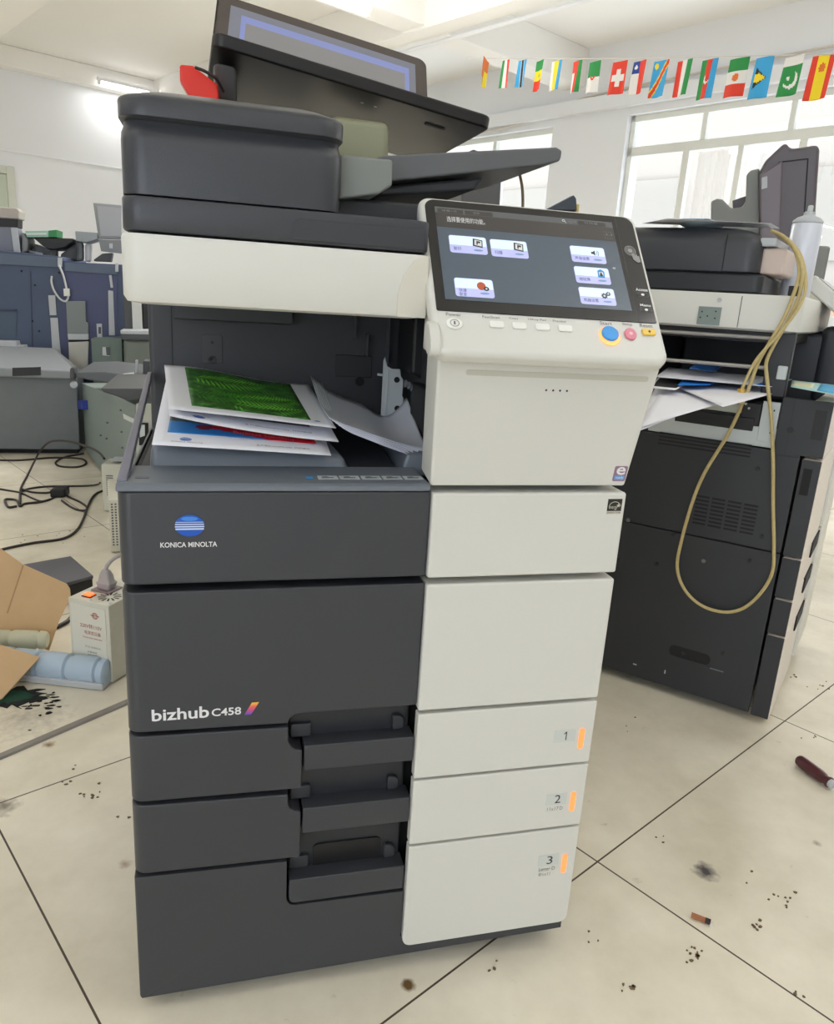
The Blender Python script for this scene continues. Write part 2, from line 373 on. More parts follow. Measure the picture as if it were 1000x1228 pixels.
# dark front panels
FRONT_Z = -.0
up = P('upper_front_cover', rect(0, .613, .3562, .722), FR, -.044, 0, DK, big=vleft(), bev=.003)
td = P('toner_door', [(0, .424), (.19, .421)]+[(.192, .4275), (.197, .4325), (.204, .434)]+[(.3562, .4335), (.3562, .604), (0, .604)], FR, -.044, 0, DK, big=vleft(), bev=.0022)
# drawers (dark face + cream face + handle)
def drawer(poly, wz, cup, lip, no, sub, lampz, stz, last=False):
    o = P('drawer', poly, FR, -.044, 0, DK, big=vleft(), bev=.0022)
    z0, z1 = wz
    w = P('cream_front', rr(.3575, z0, .615, z1, rs=(.013, .013, 0, 0) if last else (0,)*4), FR, -.010, .006, WH, o, bev=.0022)
    # recessed finger cup
    u0, u1, c0, c1 = cup
    P('finger_recess', rr(u0, c0, u1, c1, rs=(.012, .004, .012, .012)), FR, -.046, -.026, mat('cup_shade', (42, 44, 49), .42), o, bev=.004)  # darker colour paints in the shade inside the cup
    # top wall and side cheek of the recess
    P('handle', rr(lip[0], lip[2], lip[1], lip[3], rs=(.009 if last else 0, 0, 0, 0)), FR, -.03, 0, DK, o, bev=.0018)
    P('handle_shelf', rect(lip[0]+.002, lip[2]+.004, lip[1]-.002, lip[3]-.006), FR, -.04, -.028, DK, o)
    P('handle_bracket', rr(u0+.003, lip[3]+.001, u0+.030, lip[3]+.020, .003), FR, -.03, -.020, DK2, o, bev=.002)
    P('handle_bracket', rr(u1-.024, lip[3]+.001, u1-.008, lip[3]+.022, rs=(.002, .006, .010, .003)), FR, -.03, -.019, DK2, o, bev=.002)
    if last: P('slot', rr(u0+.036, lip[3]-.002, u1-.028, lip[3]+.034, rs=(.001, .001, .008, .008)), FR, -.0245, -.0236, BLK, o)
    # number sticker, indicator
    st = P('number_sticker', rr(.5555, stz, .5875, stz+.019, .001), FR, .006, .0064, mat('sticker_white', (206, 210, 204), .3), o)
    if no == '1': put('number', [FR @ Vector((.5685+a, stz+b, .0067)) for a, b in ((.0042, .003), (.0058, .003), (.0058, .0165), (.0045, .0165), (.0015, .0138), (.0015, .0120), (.0042, .0138))], [list(range(7))], INKD, st, smooth=False)
    else: text(no, .5685, .5685+.009, stz+.003, stz+.0165, FR, INKD, st, d=.0067, name='number')
    if sub:
        for k, (s, a, b, c, e) in enumerate(sub): text(s, a, b, c, e, FR, INKG, st, d=.0067, name='size_note')
    tagd = P('indicator_lamp', rr(.5935, lampz, .6010, lampz+.032, .003), FR, .006, .0068, LAMPO, o)
    tagd['label'] = 'orange lit indicator'
    return o
n1 = [(0, .327), (.2085, .324), (.2085, .380), (.200, .3825), (.194, .388), (.1905, .396), (.1905, .4155), (0, .4185)]
drawer(n1, (.3255, .4225), (.192, .354, .383, .4315), (.2110, .3562, .350, .3865), '1', None, .349, .362)
n2 = [(0, .2205), (.2085, .2175), (.2085, .288), (.200, .2905), (.194, .296), (.1915, .304), (.1915, .3165), (0, .3215)]
drawer(n2, (.2205, .3215), (.193, .352, .288, .340), (.2110, .3562, .2545, .293), '2', [('11x17', .5585, .576, .2505, .2565), ('D', .578, .5825, .2505, .2560)], .246, .2595)
n3 = [(.003, .022), (.61, .030), (.6100, .06), (.3555, .06), (.3555, .1385), (.203, .1405), (.196, .143), (.1925, .149), (.1915, .155), (.1915, .2130), (0, .2160), (0, .026)]
o3 = drawer(n3, (.046, .2165), (.193, .3525, .176, .2475), (.195, .3545, .1435, .1815), '3', [('Letter', .5575, .5755, .1465, .1525), ('D', .578, .583, .1465, .153), ('8½x11', .558, .576, .138, .1435)], .139, .1550, last=True)
# tall blank behind lips (gap fillers, dark)
P('front_rail', rect(.192, .2475, .356, .2545), FR, -.046, -.03, DK2)
P('front_rail', rect(.192, .340, .356, .350), FR, -.046, -.03, DK2)
# right column cream covers
P('cream_cover', rect(.3570, .6125, .615, .7215), FR, -.05, .006, WH, bev=.0032)
P('cream_cover', rect(.3570, .4275, .615, .6040), FR, -.05, .006, WH, bev=.0032)
# energy sticker
def energy(parent):
    s = P('energy_sticker', rect(.5895, .6935, .6095, .7135), FR, .006, .0064, mat('sticker_black', (40, 38, 32), .4), parent)
    put('emblem', [FR @ Vector((x, y, .0068)) for x, y in ell(.5995, .7015, .0088, .0088, 14, 15, 165)+ell(.5995, .7015, .0080, .0080, 14, 165, 15)], [list(range(28))], mat('sticker_cream', (208, 204, 188), .5), s, smooth=False)
    text('energy', .5915, .6035, .699, .7040, FR, mat('sticker_cream'), s, d=.0068)
    star = [(.6045+(.0030 if i % 2 == 0 else .0012)*math.sin(R(36*i)), .7048+(.0030 if i % 2 == 0 else .0012)*math.cos(R(36*i))) for i in range(10)]
    put('star', [FR @ Vector((x, y, .0068)) for x, y in star], [list(range(10))], mat('sticker_cream'), s, smooth=False)
    P('sticker_band', rect(.5895, .6935, .6095, .6975), FR, .0064, .0067, mat('sticker_cream'), s)
    text('ENERGY STAR', .5905, .6085, .6944, .6966, FR, mat('sticker_black'), s, d=.0070)
energy(mc)
# logo on upper cover
lg = P('globe_emblem', ell(.0765, .6833, .0160, .0128, 36), FR, 0, .0012, BLUE, up, bev=.0004)
LW = mat('emblem_white', (214, 226, 242), .4)
for k, (z, w, h) in enumerate(((.6875, .0150, .0006), (.6850, .0156, .0010), (.6823, .0158, .0013), (.6795, .0154, .0016))):
    P('emblem_stripe', rect(.0765-w, z-h/2, .0765+w, z+h/2), FR, .0012, .0015, LW, lg)
P('emblem_sky', ell(.0765, .6915, .009, .0025, 20), FR, .0012, .0014, mat('emblem_pale_blue', (70, 140, 225), .4), lg)
text('KONICA MINOLTA', .0445, .1062, .6578, .6640, FR, INKW, up, bold=True, name='brand_lettering')
text('bizhub', .0285, .0945, .4385, .4545, FR, INKW, td, bold=True, name='model_lettering')
text('C458', .0975, .1325, .4395, .4500, FR, INKW, td, bold=True, name='model_lettering')
g = bpy.data.materials.new('slash_gradient'); g.use_nodes = True; _n = g.node_tree; _tc = _n.nodes.new('ShaderNodeTexCoord'); _s = _n.nodes.new('ShaderNodeSeparateXYZ'); _r = _n.nodes.new('ShaderNodeValToRGB')
_n.links.new(_tc.outputs['Generated'], _s.inputs[0]); _n.links.new(_s.outputs[2], _r.inputs[0]); _n.links.new(_r.outputs[0], _n.nodes['Principled BSDF'].inputs['Base Color'])
_r.color_ramp.elements[0].color = lin((84, 84, 190)); _r.color_ramp.elements[1].color = lin((250, 196, 70))
for p_, c_ in ((.35, (200, 80, 150)), (.68, (238, 110, 84))): _r.color_ramp.elements.new(p_).color = lin(c_)
P('slash_emblem', [(.1365, .4385), (.1445, .4385), (.1540, .4545), (.1455, .4545)], FR, .0002, .0008, g, td)
# upper cream cover (flared)
fu = frame((0, 0, .7285), (1, 0, 0), (0, -.030, .1535))
uc = P('exit_cover', [(.3545, 0), (.6135, 0), (.6220, .157), (.3445, .157)], fu, -.05, 0, WH, bev=.0035)
P('groove', rr(.379, .139, .609, .1455, .003), fu, -.002, .0004, mat('groove_cream', (196, 194, 180), .5), uc)
for k in range(4): P('vent_dot', ell(.4800+.0088*k, .1245, .0013, .0013, 14), fu, 0, .0004, INKD, uc)
put('ring_mark', [fu @ Vector((x, y, .0003)) for x, y in ell(.519, .1245, .003, .003, 20)+ell(.519, .1245, .0025, .0025, 20)], [[i, (i+1) % 20, 20+(i+1) % 20, 20+i] for i in range(20)], WHS, uc, smooth=False)
# e sticker
es = P('e_sticker', rr(.5935, .0075, .6115, .0285, .0022), fu, 0, .0004, mat('sticker_mauve', (150, 118, 140), .4), uc)
text('e', .5965, .6090, .0165, .0275, fu, INKW, es, d=.0007, bold=True)
P('sticker_band', rr(.5955, .0095, .6095, .0155, .001), fu, .0004, .0006, mat('sticker_sky', (110, 160, 214), .4), es)
text('ready', .5970, .6080, .0105, .0145, fu, INKW, es, d=.0009)
# output tray ------------------------------------------------
FT = .005
tr = thing  # noqa
tray = P('output_tray', [(0, .7225), (0, .728), (.004, .7315), (.085, .733), (.085, .7235)], frame((.012, 0, 0), (0, 1, 0), (0, 0, 1)), -.012, .342, TRAY, bev=.0015)
P('tray_lip', [(0, .7245), (.010, .731), (.004, .7315), (0, .7285)], frame((.012, -.0005, 0), (0, 1, 0), (0, 0, 1)), -.011, .342, TRAY, tray)
# left rail rising to the back
put('tray_rail', [(0, .012, .724), (.011, .012, .724), (.011, .37, .80), (.004, .37, .80), (0, .012, .7335), (.011, .012, .7335), (.012, .37, .813), (.005, .37, .813)],
    [(0, 1, 2, 3), (4, 5, 6, 7), (0, 1, 5, 4), (1, 2, 6, 5), (2, 3, 7, 6), (3, 0, 4, 7)], mat('tray_rail_plastic', (122, 122, 136), .4), tray, bev=.0015)
# hump
def hexa(name, b, t, m, parent, bev=0): return put(name, b+t, [(3, 2, 1, 0), (4, 5, 6, 7), (0, 1, 5, 4), (1, 2, 6, 5), (2, 3, 7, 6), (3, 0, 4, 7)], m, parent, bev=bev)
hexa('tray_ramp', [(.028, .082, .725), (.272, .082, .725), (.258, .37, .70), (.028, .37, .70)], [(.030, .090, .7560), (.262, .090, .7470), (.235, .372, .762), (.034, .372, .790)], TRAY, tray, .008)
box('tray_floor', (.012, .08, .70), (.40, .38, .716), DK2, tray)
hexa('tray_well', [(.27, .092, .716), (.335, .092, .716), (.345, .37, .716), (.26, .37, .716)], [(.275, .092, .728), (.335, .092, .728), (.345, .37, .735), (.262, .37, .735)], mat('well_plastic', (46, 49, 54), .5), tray, .002)
hexa('tray_end_block', [(.336, .082, .72), (.3985, .082, .72), (.3985, .3, .72), (.348, .3, .72)], [(.345, .086, .750), (.3985, .086, .752), (.3985, .3, .752), (.352, .3, .750)], TRAY, tray, .004)
P('tray_hinge_mark', rr(.018, .0225, .033, .032, .001), frame((0, 0, .7321), (1, 0, 0), (0, 1, .0)), 0, .0004, mat('tray_mark', (96, 102, 112), .4), tray)
# guide icons on the lip
fi = frame((0, .0, .7317), (1, 0, 0), (0, 1, .018))
P('icon_square', rect(.2085, .022, .2165, .031), fi, .0002, .0008, SKY, tray)
for k in range(5):
    x = .2225+.0262*k
    ic = P('guide_icon', rect(x, .019, x+.0235, .035), fi, .0002, .0007, mat('icon_plate', (196, 202, 206), .5), tray)
    put('guide_drawing', [fi @ Vector((x+a, .019+b, .0009)) for a, b in ((.004, .003), (.018, .004), (.0195, .009), (.014, .0085), (.011, .013), (.005, .011))], [list(range(6))], mat('icon_ink', (110, 116, 122), .5), ic, smooth=False)
# cavity details on the rear wall (y=.38)
fb = frame((0, .38, 0), (1, 0, 0), (0, 0, 1))
P('wall_groove', rect(.0405, .76, .0418, .92), fb, 0, .0006, CORE)
mp = P('metal_plate', rr(.085, .828, .115, .872, .003), fb, 0, .002, mat('cavity_plate', (58, 58, 60), .45), bev=.0006)
for z, r_ in ((.834, .0065), (.860, .0025)): lathe('screw', [(.0, .002), (r_, .002), (r_, .0035), (r_*.4, .0035), (0, .0030)], frame((.100, .38, z), (1, 0, 0), (0, 0, 1)), mat('screw_dark', (44, 44, 46), .35, metal=.4), mp, n=16)
P('cavity_step', rect(.046, .893, .22, .92), fb, 0, .03, DK2, bev=.003)
P('cavity_recess', rr(.29, .815, .35, .850, .002), fb, 0, .003, mat('cavity_dark', (40, 41, 44), .5), bev=.001)
P('cavity_hole', ell(.331, .808, .007, .007, 20), fb, .0, .0035, CORE)
for x, z0, z1 in ((.318, .875, .915), (.338, .85, .885), (.372, .84, .915)): P('cavity_rib', rect(x, z0, x+.0014, z1), fb, 0, .02, mat('cavity_rib', (84, 86, 88), .4))
# paper exit frame
fx = frame((0, .30, 0), (1, 0, 0), (0, 0, 1))
br = P('exit_bracket', [(.352, .760), (.386, .760), (.386, .795), (.384, .797), (.384, .822), (.380, .828), (.378, .838), (.366, .838), (.358, .842), (.354, .856), (.352, .850)], fx, 0, .004, METAL, bev=.0006)
for (x, z, r_) in ((.374, .822, .0045), (.377, .778, .0045)): P('bracket_hole', ell(x, z, r_, r_, 16), fx, .004, .0046, CORE, br)
P('bracket_fold', rect(.359, .762, .3605, .836), fx, .004, .006, METAL, br)
tube('bracket_pin', [(.352, .30, .828), (.344, .30, .829)], .002, METAL, br, sm=0)
P('exit_roller_housing', [(.384, .835), (.44, .815), (.44, .92), (.384, .92)], fx, -.05, .05, BLK, bev=.006)
for k in range(7):
    lathe('exit_roller', [(0, 0), (.0055, 0), (.0055, .0035), (0, .0035)], frame((.3745+.0052*k, .248, .822-.0024*k), (0, 1, 0), (0, 0, 1)), mat('roller_grey', (120, 122, 124), .4), n=12)
    bpy.context.view_layer.objects.active = None
for o in [q for q in COL.objects if q.name.startswith('exit_roller') and 'housing' not in q.name]:
    o.parent = mc; o.data.transform(wm(mc).inverted())
box('exit_guide', (.386, .06, .755), (.40, .25, .825), BLK, mc, .003)
box('exit_guide', (.352, -.012, .80), (.358, .04, .93), BLK, mc, .002)
# scanner ------------------------------------------------------
def ring(x0, x1, y0, y1, z, r, n=6): return [(x, y, z) for x, y in rr(x0, y0, x1, y1, n=n, rs=(r, r, .01, .01))]
def layered(name, L, m, parent=mc): return loft(name, [ring(*q) for q in L], m, parent)
def notched(name, L, m, parent=mc, nx=.338, ny=.125):
    out = []
    for x0, x1, y0, y1, z, r in L:
        k = y0-0
        pts = [(x0+r-r*math.cos(R(a)), y0+r-r*math.sin(R(a))) for a in (0, 15, 30, 45, 60, 75, 90)]
        q = .012; X = nx-k
        pts += [(X-q+q*math.sin(R(a)), y0+q-q*math.cos(R(a))) for a in (0, 22, 45, 67, 90)]
        pts += [(X, ny+k), (x1, ny+k), (x1, y1), (x0, y1)]
        out.append([(a, b, z) for a, b in pts])
    return loft(name, out, m, parent)
notched('scanner_base', [(.030, .600, .016, .60, .9215, .016), (.018, .612, .003, .61, .924, .018), (.0145, .615, 0, .61, .930, .02), (.0145, .615, 0, .61, .987, .02), (.0165, .613, .002, .61, .9905, .019), (.03, .60, .015, .60, .991, .016)], WH)
P('arm_recess_shading', [(.302, .9235), (.335, .9235), (.335, .9895), (.330, .9895), (.318, .984), (.307, .968), (.302, .948)], FR, .0, .0012, mat('corner_shade_cream', (212, 208, 194), .5), bev=.0004)  # tinted plate paints the soft shading of the rounded corner
# lid
lid = notched('platen_lid', [(.022, .60, .010, .58, .9925, .02), (.0175, .606, .003, .58, .9935, .02), (.0165, .608, .002, .58, .9955, .02), (.0165, .608, .002, .58, 1.0235, .02), (.0175, .606, .003, .58, 1.0255, .02), (.022, .60, .008, .57, 1.0265, .02)], DK)
P('handle_pocket', rr(.186, .9955, .330, 1.0175, rs=(0, 0, 0, .008)), FR, -.006, -.0012, DK2, lid, bev=.0012)  # darker plate, recess shade put into the colour instead of a cut
# feeder box
Y0 = .004
fd = layered('document_feeder', [(.019, .236, .008, .50, 1.0268, .024), (.0172, .238, Y0, .51, 1.0278, .026), (.0168, .2385, Y0, .51, 1.078, .026), (.0172, .238, Y0+.003, .51, 1.0860, .026), (.0185, .237, Y0+.008, .51, 1.0910, .026), (.0190, .2365, Y0+.009, .51, 1.0965, .026),
   (.0165, .2385, Y0+.001, .515, 1.0975, .028), (.0150, .2400, Y0-.002, .515, 1.0990, .030), (.0146, .2404, Y0-.002, .515, 1.1135, .030), (.0155, .2395, Y0, .512, 1.1165, .031), (.0175, .2375, Y0+.004, .51, 1.1190, .033), (.024, .231, Y0+.03, .505, 1.1275, .044), (.034, .219, Y0+.07, .50, 1.1350, .05), (.06, .19, Y0+.13, .46, 1.1395, .05)], DK)
P('pull_strip', [(.045, 1.0895), (.215, 1.0895), (.215, 1.0905), (.045, 1.0905)], FR, -.018, -.0155, mat('strip_grey', (110, 112, 112), .4), fd)
box('pale_cover', (.248, .20, 1.090), (.326, .34, 1.160), mat('aged_cover', (150, 150, 122), .45), fd, .010)
P('hinge_cover', [(.2395, 1.044), (.285, 1.054), (.2995, 1.064), (.2985, 1.0905), (.2395, 1.0900)], frame((0, .045, 0), (1, 0, 0), (0, 0, 1)), -.28, .0, mat('hinge_grey', (128, 132, 128), .45), fd, bev=.003)
dt = P('document_tray', [(.290, 1.072), (.50, 1.112), (.522, 1.119), (.523, 1.131), (.515, 1.134), (.30, 1.103), (.290, 1.10)], frame((0, .10, 0), (1, 0, 0), (0, 0, 1)), -.27, .0, mat('tray_dark', (96, 98, 100), .42), bev=.003)
P('tray_underside', [(.30, 1.060), (.42, 1.078), (.43, 1.094), (.30, 1.072)], frame((0, .12, 0), (1, 0, 0), (0, 0, 1)), -.2, .0, DK2, dt, bev=.004)
P('paper_stopper', [(.425, 1.119), (.470, 1.126), (.468, 1.134), (.44, 1.139), (.43, 1.134)], frame((0, .20, 0), (1, 0, 0), (0, 0, 1)), -.04, 0, DK2, dt, bev=.003)
P('platen_backing', [(.24, 1.026), (.60, 1.026), (.60, 1.043), (.46, 1.050), (.24, 1.050)], frame((0, .07, 0), (1, 0, 0), (0, 0, 1)), -.45, .0, mat('lid_black', (40, 41, 44), .45), lid, bev=.004)
# operation panel ------------------------------------------------
PN = frame((.340, -.031, .933), (.9995, -.032, 0), (.02, .625, .78))
hs = P('operation_panel', rr(-.0075, -.0540, .2685, .1635, rs=(.014, .014, .014, .014), n=7), PN, -.021, 0, WH, bev=.007, seg=5)
hs['label'] = 'tilted cream control panel with colour touch screen'
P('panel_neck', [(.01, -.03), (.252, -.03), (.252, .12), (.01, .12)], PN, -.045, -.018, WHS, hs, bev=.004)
box('panel_base', (.352, -.012, .884), (.612, .07, .925), WH, mc, .004)
gl = P('glass', rr(-.0010, .0000, .2622, .1572, rs=(.002, .002, .013, .012), n=7), PN, 0, .0012, GLS, hs, bev=.0005)
prism('hinge_cap', ell(0, 0, .0125, .0205, 32), frame((.3325, -.046, .904), (0, -.78, .625), (0, .625, .78)), -.006, .006, WH, mc, bev=.002)
def D(name, poly, m, d=.0013, th=.0003, parent=gl, **k): return P(name, poly, PN, d, d+th, m, parent, **k)
def T(s, x0, x1, y0, y1, m, d=.0022, parent=gl, **k): return text(s, x0, x1, y0, y1, PN, m, parent, d=d, **k)
scn = D('screen', rect(.0100, .0152, .2335, .1462), SCR)
def DS(name, poly, m, d, parent=None): return P(name, poly, PN, d, d+.0001, m, parent or scn)
DS('screen_top_bar', rect(.0100, .1375, .2335, .1462), SCRT, .00165)
DS('screen_title_bar', rect(.0100, .1165, .2335, .1375), SCRB, .00165)
DS('tab', rr(.013, .1378, .044, .1440, .001), SCRB, .0018); DS('tab', rr(.046, .1378, .080, .1440, .001), SCRB, .0018)
DS('tab', rr(.188, .1378, .224, .1440, .001), SCRB, .0018)
T('选择要使用的功能。', .023, .0690, .1245, .1325, INKW, parent=scn, name='title')
T('设备1/0', .018, .036, .1395, .1425, INKG, parent=scn, name='tab_text'); T('状态', .056, .064, .1395, .1425, INKG, parent=scn, name='tab_text')
T('功能检索', .1745, .186, .1392, .1432, INKG, parent=scn, name='tab_text'); T('可用量', .196, .214, .1395, .1430, INKG, parent=scn, name='tab_text')
put('search_icon', [PN @ Vector((x, y, .0021)) for x, y in ell(.1695, .1420, .0019, .0019, 16)+ell(.1695, .1420, .0012, .0012, 16)], [[i, (i+1) % 16, 16+(i+1) % 16, 16+i] for i in range(16)], INKW, scn, smooth=False)
DS('search_handle', [(.1707, .1410), (.1714, .1404), (.1728, .1387), (.1721, .1383)], INKW, .0020)
for k in range(3):
    for j in range(4): DS('toner_mark', rect(.2195+.003*j, .120+.005*k, .2207+.003*j, .1205+.005*k+.002*((j*k) % 2)), INKG, .0018)
def tile(x, y, w, h, cap, ic, cap2=None):
    t = DS('screen_tile', rr(x, y, x+w, y+h, .003), TILEV, .0018)
    P('tile_top', rr(x+.0006, y+h*.46, x+w-.0006, y+h-.0006, rs=(0, 0, .0025, .0025)), PN, .0019, .0020, TILEL, t)
    if cap2:
        T(cap, x+.004, x+.013, y+h*.24, y+h*.42, INKV, .0023, t, name='caption'); T(cap2, x+.004, x+.013, y+h*.03, y+h*.21, INKV, .0023, t, name='caption')
    else: T(cap, x+.004, x+.004+.0046*len(cap), y+h*.14, y+h*.34, INKV, .0023, t, name='caption')
    ix, iy = x+w*.62, y+h*.42
    def I(nm, poly, m, d=.0021): P(nm, poly, PN, d, d+.0001, m, t)
    I('icon_reflection', ell(ix+.006, iy-.005, .0055, .0014, 16), mat('icon_shadow', (140, 170, 214), .4))
    if ic == 'sheet':
        I('icon', [(ix, iy+.001), (ix+.0115, iy-.0012), (ix+.0125, iy+.0098), (ix+.001, iy+.0118)], INKD); I('icon', [(ix+.002, iy+.0024), (ix+.0105, iy+.0008), (ix+.0112, iy+.0085), (ix+.0028, iy+.0100)], INKW, .0022)
        I('icon', [(ix+.0045, iy+.0030), (ix+.006, iy+.0028), (ix+.0064, iy+.0055), (ix+.009, iy+.0050), (ix+.0096, iy+.0075), (ix+.005, iy+.0084)], INKD, .0023)
    elif ic == 'gear':
        for (a, b, r1) in ((.0035, .003, .0042), (.0088, .0062, .0032)):
            I('icon', [(ix+a+r1*(1 if i % 4 < 2 else .76)*math.cos(R(11.25*i)), iy+b+r1*(1 if i % 4 < 2 else .76)*math.sin(R(11.25*i))) for i in range(32)], mat('icon_slate', (70, 76, 96), .4)); I('icon', ell(ix+a, iy+b, r1*.36, r1*.36, 12), INKW, .0022)
    elif ic == 'shield':
        I('icon', ell(ix+.003, iy+.005, .0052, .0055, 20), mat('icon_rust', (200, 96, 62), .4)); I('icon', ell(ix+.0085, iy+.0015, .0032, .0030, 16), INKD, .0022); I('icon', ell(ix+.0085, iy+.0015, .0012, .0012, 12), INKW, .0023)
    elif ic == 'speaker':
        I('icon', [(ix-.001, iy+.0035), (ix+.0012, iy+.0035), (ix+.004, iy+.001), (ix+.004, iy+.009), (ix+.0012, iy+.0065), (ix-.001, iy+.0065)], INKD)
        for r1 in (.0035, .0055): I('icon', ell(ix+.0035, iy+.005, r1, r1, 10, -50, 50)+ell(ix+.0035, iy+.005, r1-.0007, r1-.0007, 10, 50, -50), INKG)
    elif ic == 'book':
        I('icon', [(ix+.0015, iy-.0002), (ix+.010, iy-.0008), (ix+.0108, iy+.0085), (ix+.0062, iy+.0118), (ix+.0020, iy+.0092)], SKY); I('icon', rect(ix+.0035, iy+.0018, ix+.0088, iy+.0075), INKW, .0022); I('icon', ell(ix+.006, iy+.0052, .0013, .0013, 12), INKD, .0023); I('icon', ell(ix+.006, iy+.0028, .0022, .0013, 12), INKD, .0023)
tile(.0225, .0805, .0445, .0250, '复印', 'sheet'); tile(.0715, .0795, .0450, .0250, '扫描', 'sheet')
tile(.0225, .0200, .0450, .0252, '快速', 'shield', '安全')
tile(.1705, .0807, .0440, .0240, '声音设置', 'speaker'); tile(.1705, .0503, .0440, .0240, '地址簿', 'book'); tile(.1710, .0205, .0445, .0240, '机器设置', 'gear')
T('«', .2205, .2245, .074, .0765, INKW, parent=scn, name='arrow_mark')
D('glass_divider', rect(.2390, .002, .2393, .1555), mat('divider_grey', (90, 90, 90), .4), d=.0012, th=.0002)
# contactless mark: rings + hand
IG = mat('nfc_grey', (150, 150, 148), .4)
for r1, r2 in ((.0074, .0064), (.0054, .0044), (.0034, .0001)):
    k = 24; put('contactless_mark', [PN @ Vector((x, y, .0016)) for x, y in ell(.2495, .1045, r1, r1, k)+ell(.2495, .1045, r2, r2, k)], [[i, (i+1) % k, k+(i+1) % k, k+i] for i in range(k)], IG, gl, smooth=False)
D('hand_mark', [(.2500, .0985), (.2515, .1010), (.2535, .0995), (.2545, .0975), (.2565, .1000), (.2575, .0960), (.2595, .0975), (.2600, .0880), (.2560, .0865), (.2510, .0910)], IG, d=.0017)
T('Access', .2445, .2600, .0445, .0490, INKW, d=.0018, bold=True); T('Menu', .2455, .2590, .0225, .0262, INKW, d=.0018, bold=True)
for z in (.0365, .0150):
    b_ = D('touch_key', rr(.2450, z, .2595, z+.0060, .001), mat('key_outline', (110, 112, 112), .4)); P('key_face', rr(.2455, z+.0005, .2590, z+.0055, .001), PN, .0016, .0018, GLS, b_); P('key_icon', ell(.2522, z+.003, .0022, .0016, 14), PN, .0018, .0020, INKW, b_)
# hard keys below the glass
def key(nm, poly, m, h=.0022, parent=hs): return P(nm, poly, PN, 0, h, m, parent, bev=.0009, seg=3)
CAPK = mat('key_cream', (238, 237, 230), .35)
for x, s, w in ((.0652, 'Fax/Scan', .020), (.0915, 'Copy', .011), (.1190, '10Key Pad', .021), (.1458, 'Preview', .016)):
    key('panel_key', rr(x-.0085, -.0185, x+.0085, -.0100, .0025), CAPK)
    text(s, x-w/2-.005, x+w/2-.005, -.0062, -.0028, PN, INKG, hs, d=.0005, name='key_text')
pk = key('power_key', ell(.0170, -.0165, .0095, .0072, 28), CAPK)
put('power_ring', [PN @ Vector((x, y, .0026)) for x, y in ell(.0170, -.0165, .0052, .0046, 24)+ell(.0170, -.0165, .0045, .0039, 24)], [[i, (i+1) % 24, 24+(i+1) % 24, 24+i] for i in range(24)], INKG, pk, smooth=False)
P('power_mark', rr(.0160, -.0185, .0180, -.0140, .0009), PN, .0022, .0026, INKG, pk)
text('Power', .0090, .0260, -.0060, -.0018, PN, INKG, hs, d=.0005, name='key_text')
sr = key('start_ring', ell(.1985, -.0215, .0130, .0128, 32), mat('start_glow', (255, 190, 120), .4, emit=1.0, ecol=(255, 150, 70)), .0018)
sr['label'] = 'glowing orange ring'
sk = P('start_key', ell(.1985, -.0195, .0103, .0098, 32), PN, .0016, .0045, mat('start_blue', (10, 140, 215), .3, emit=.1), hs, bev=.001); sk['label'] = 'round blue key'
P('stop_key', ell(.2247, -.0175, .0073, .0078, 28), PN, 0, .003, mat('stop_pink', (226, 130, 150), .35), hs, bev=.001)['label'] = 'round pink key'
P('stop_mark', ell(.2247, -.0175, .0022, .0022, 16), PN, .003, .0032, mat('stop_pale', (240, 190, 200), .4), hs)
P('reset_key', rr(.2405, -.0175, .2570, -.0090, .002), PN, 0, .003, mat('reset_yellow', (240, 200, 80), .35), hs, bev=.001)['label'] = 'yellow key'
P('reset_mark', [(.2488, -.0155), (.2505, -.0133), (.2488, -.0111), (.2471, -.0133)], PN, .003, .0032, INKD, hs)
for s, a, b in (('Start', .1900, .2050), ('Stop', .2180, .2305), ('Reset', .2400, .2560)): text(s, a, b, -.0058, -.0012, PN, INKG, hs, d=.0005, name='key_text')
# ================================================================== PRINTS IN THE TRAY
def patch(BL, BR, TR_, TL, bul=0, ph=0, curl=0, sag=0):
    BL, BR, TR_, TL = map(Vector, (BL, BR, TR_, TL))
    def f(u, v):
        p = (BL*(1-u)+BR*u)*(1-v)+(TL*(1-u)+TR_*u)*v
        p.z += bul*math.sin(math.pi*u)*(0.4+.6*v)+ph*math.sin(2*math.pi*(u*.9+.1))*v + sag*(1-v)**2*math.sin(math.pi*u)
        p.z += curl*max(0, u-.8)**2*25*v
        return p
    return f
GRN = bpy.data.materials.new('fern_photo'); GRN.use_nodes = True; _n = GRN.node_tree; _b = _n.nodes['Principled BSDF']; _b.inputs['Roughness'].default_value = .45
_tc = _n.nodes.new('ShaderNodeTexCoord'); _no = _n.nodes.new('ShaderNodeTexNoise'); _no.inputs['Scale'].default_value = 60; _no.inputs['Detail'].default_value = 8; _no.inputs['Roughness'].default_value = .75
_r = _n.nodes.new('ShaderNodeValToRGB'); _n.links.new(_tc.outputs['Object'], _no.inputs['Vector']); _n.links.new(_no.outputs['Fac'], _r.inputs[0]); _n.links.new(_r.outputs[0], _b.inputs['Base Color'])
_r.color_ramp.elements[0].position = .38; _r.color_ramp.elements[0].color = lin((24, 52, 16)); _r.color_ramp.elements[1].position = .66; _r.color_ramp.elements[1].color = lin((110, 176, 90))
_e = _r.color_ramp.elements.new(.52); _e.color = lin((46, 108, 28))
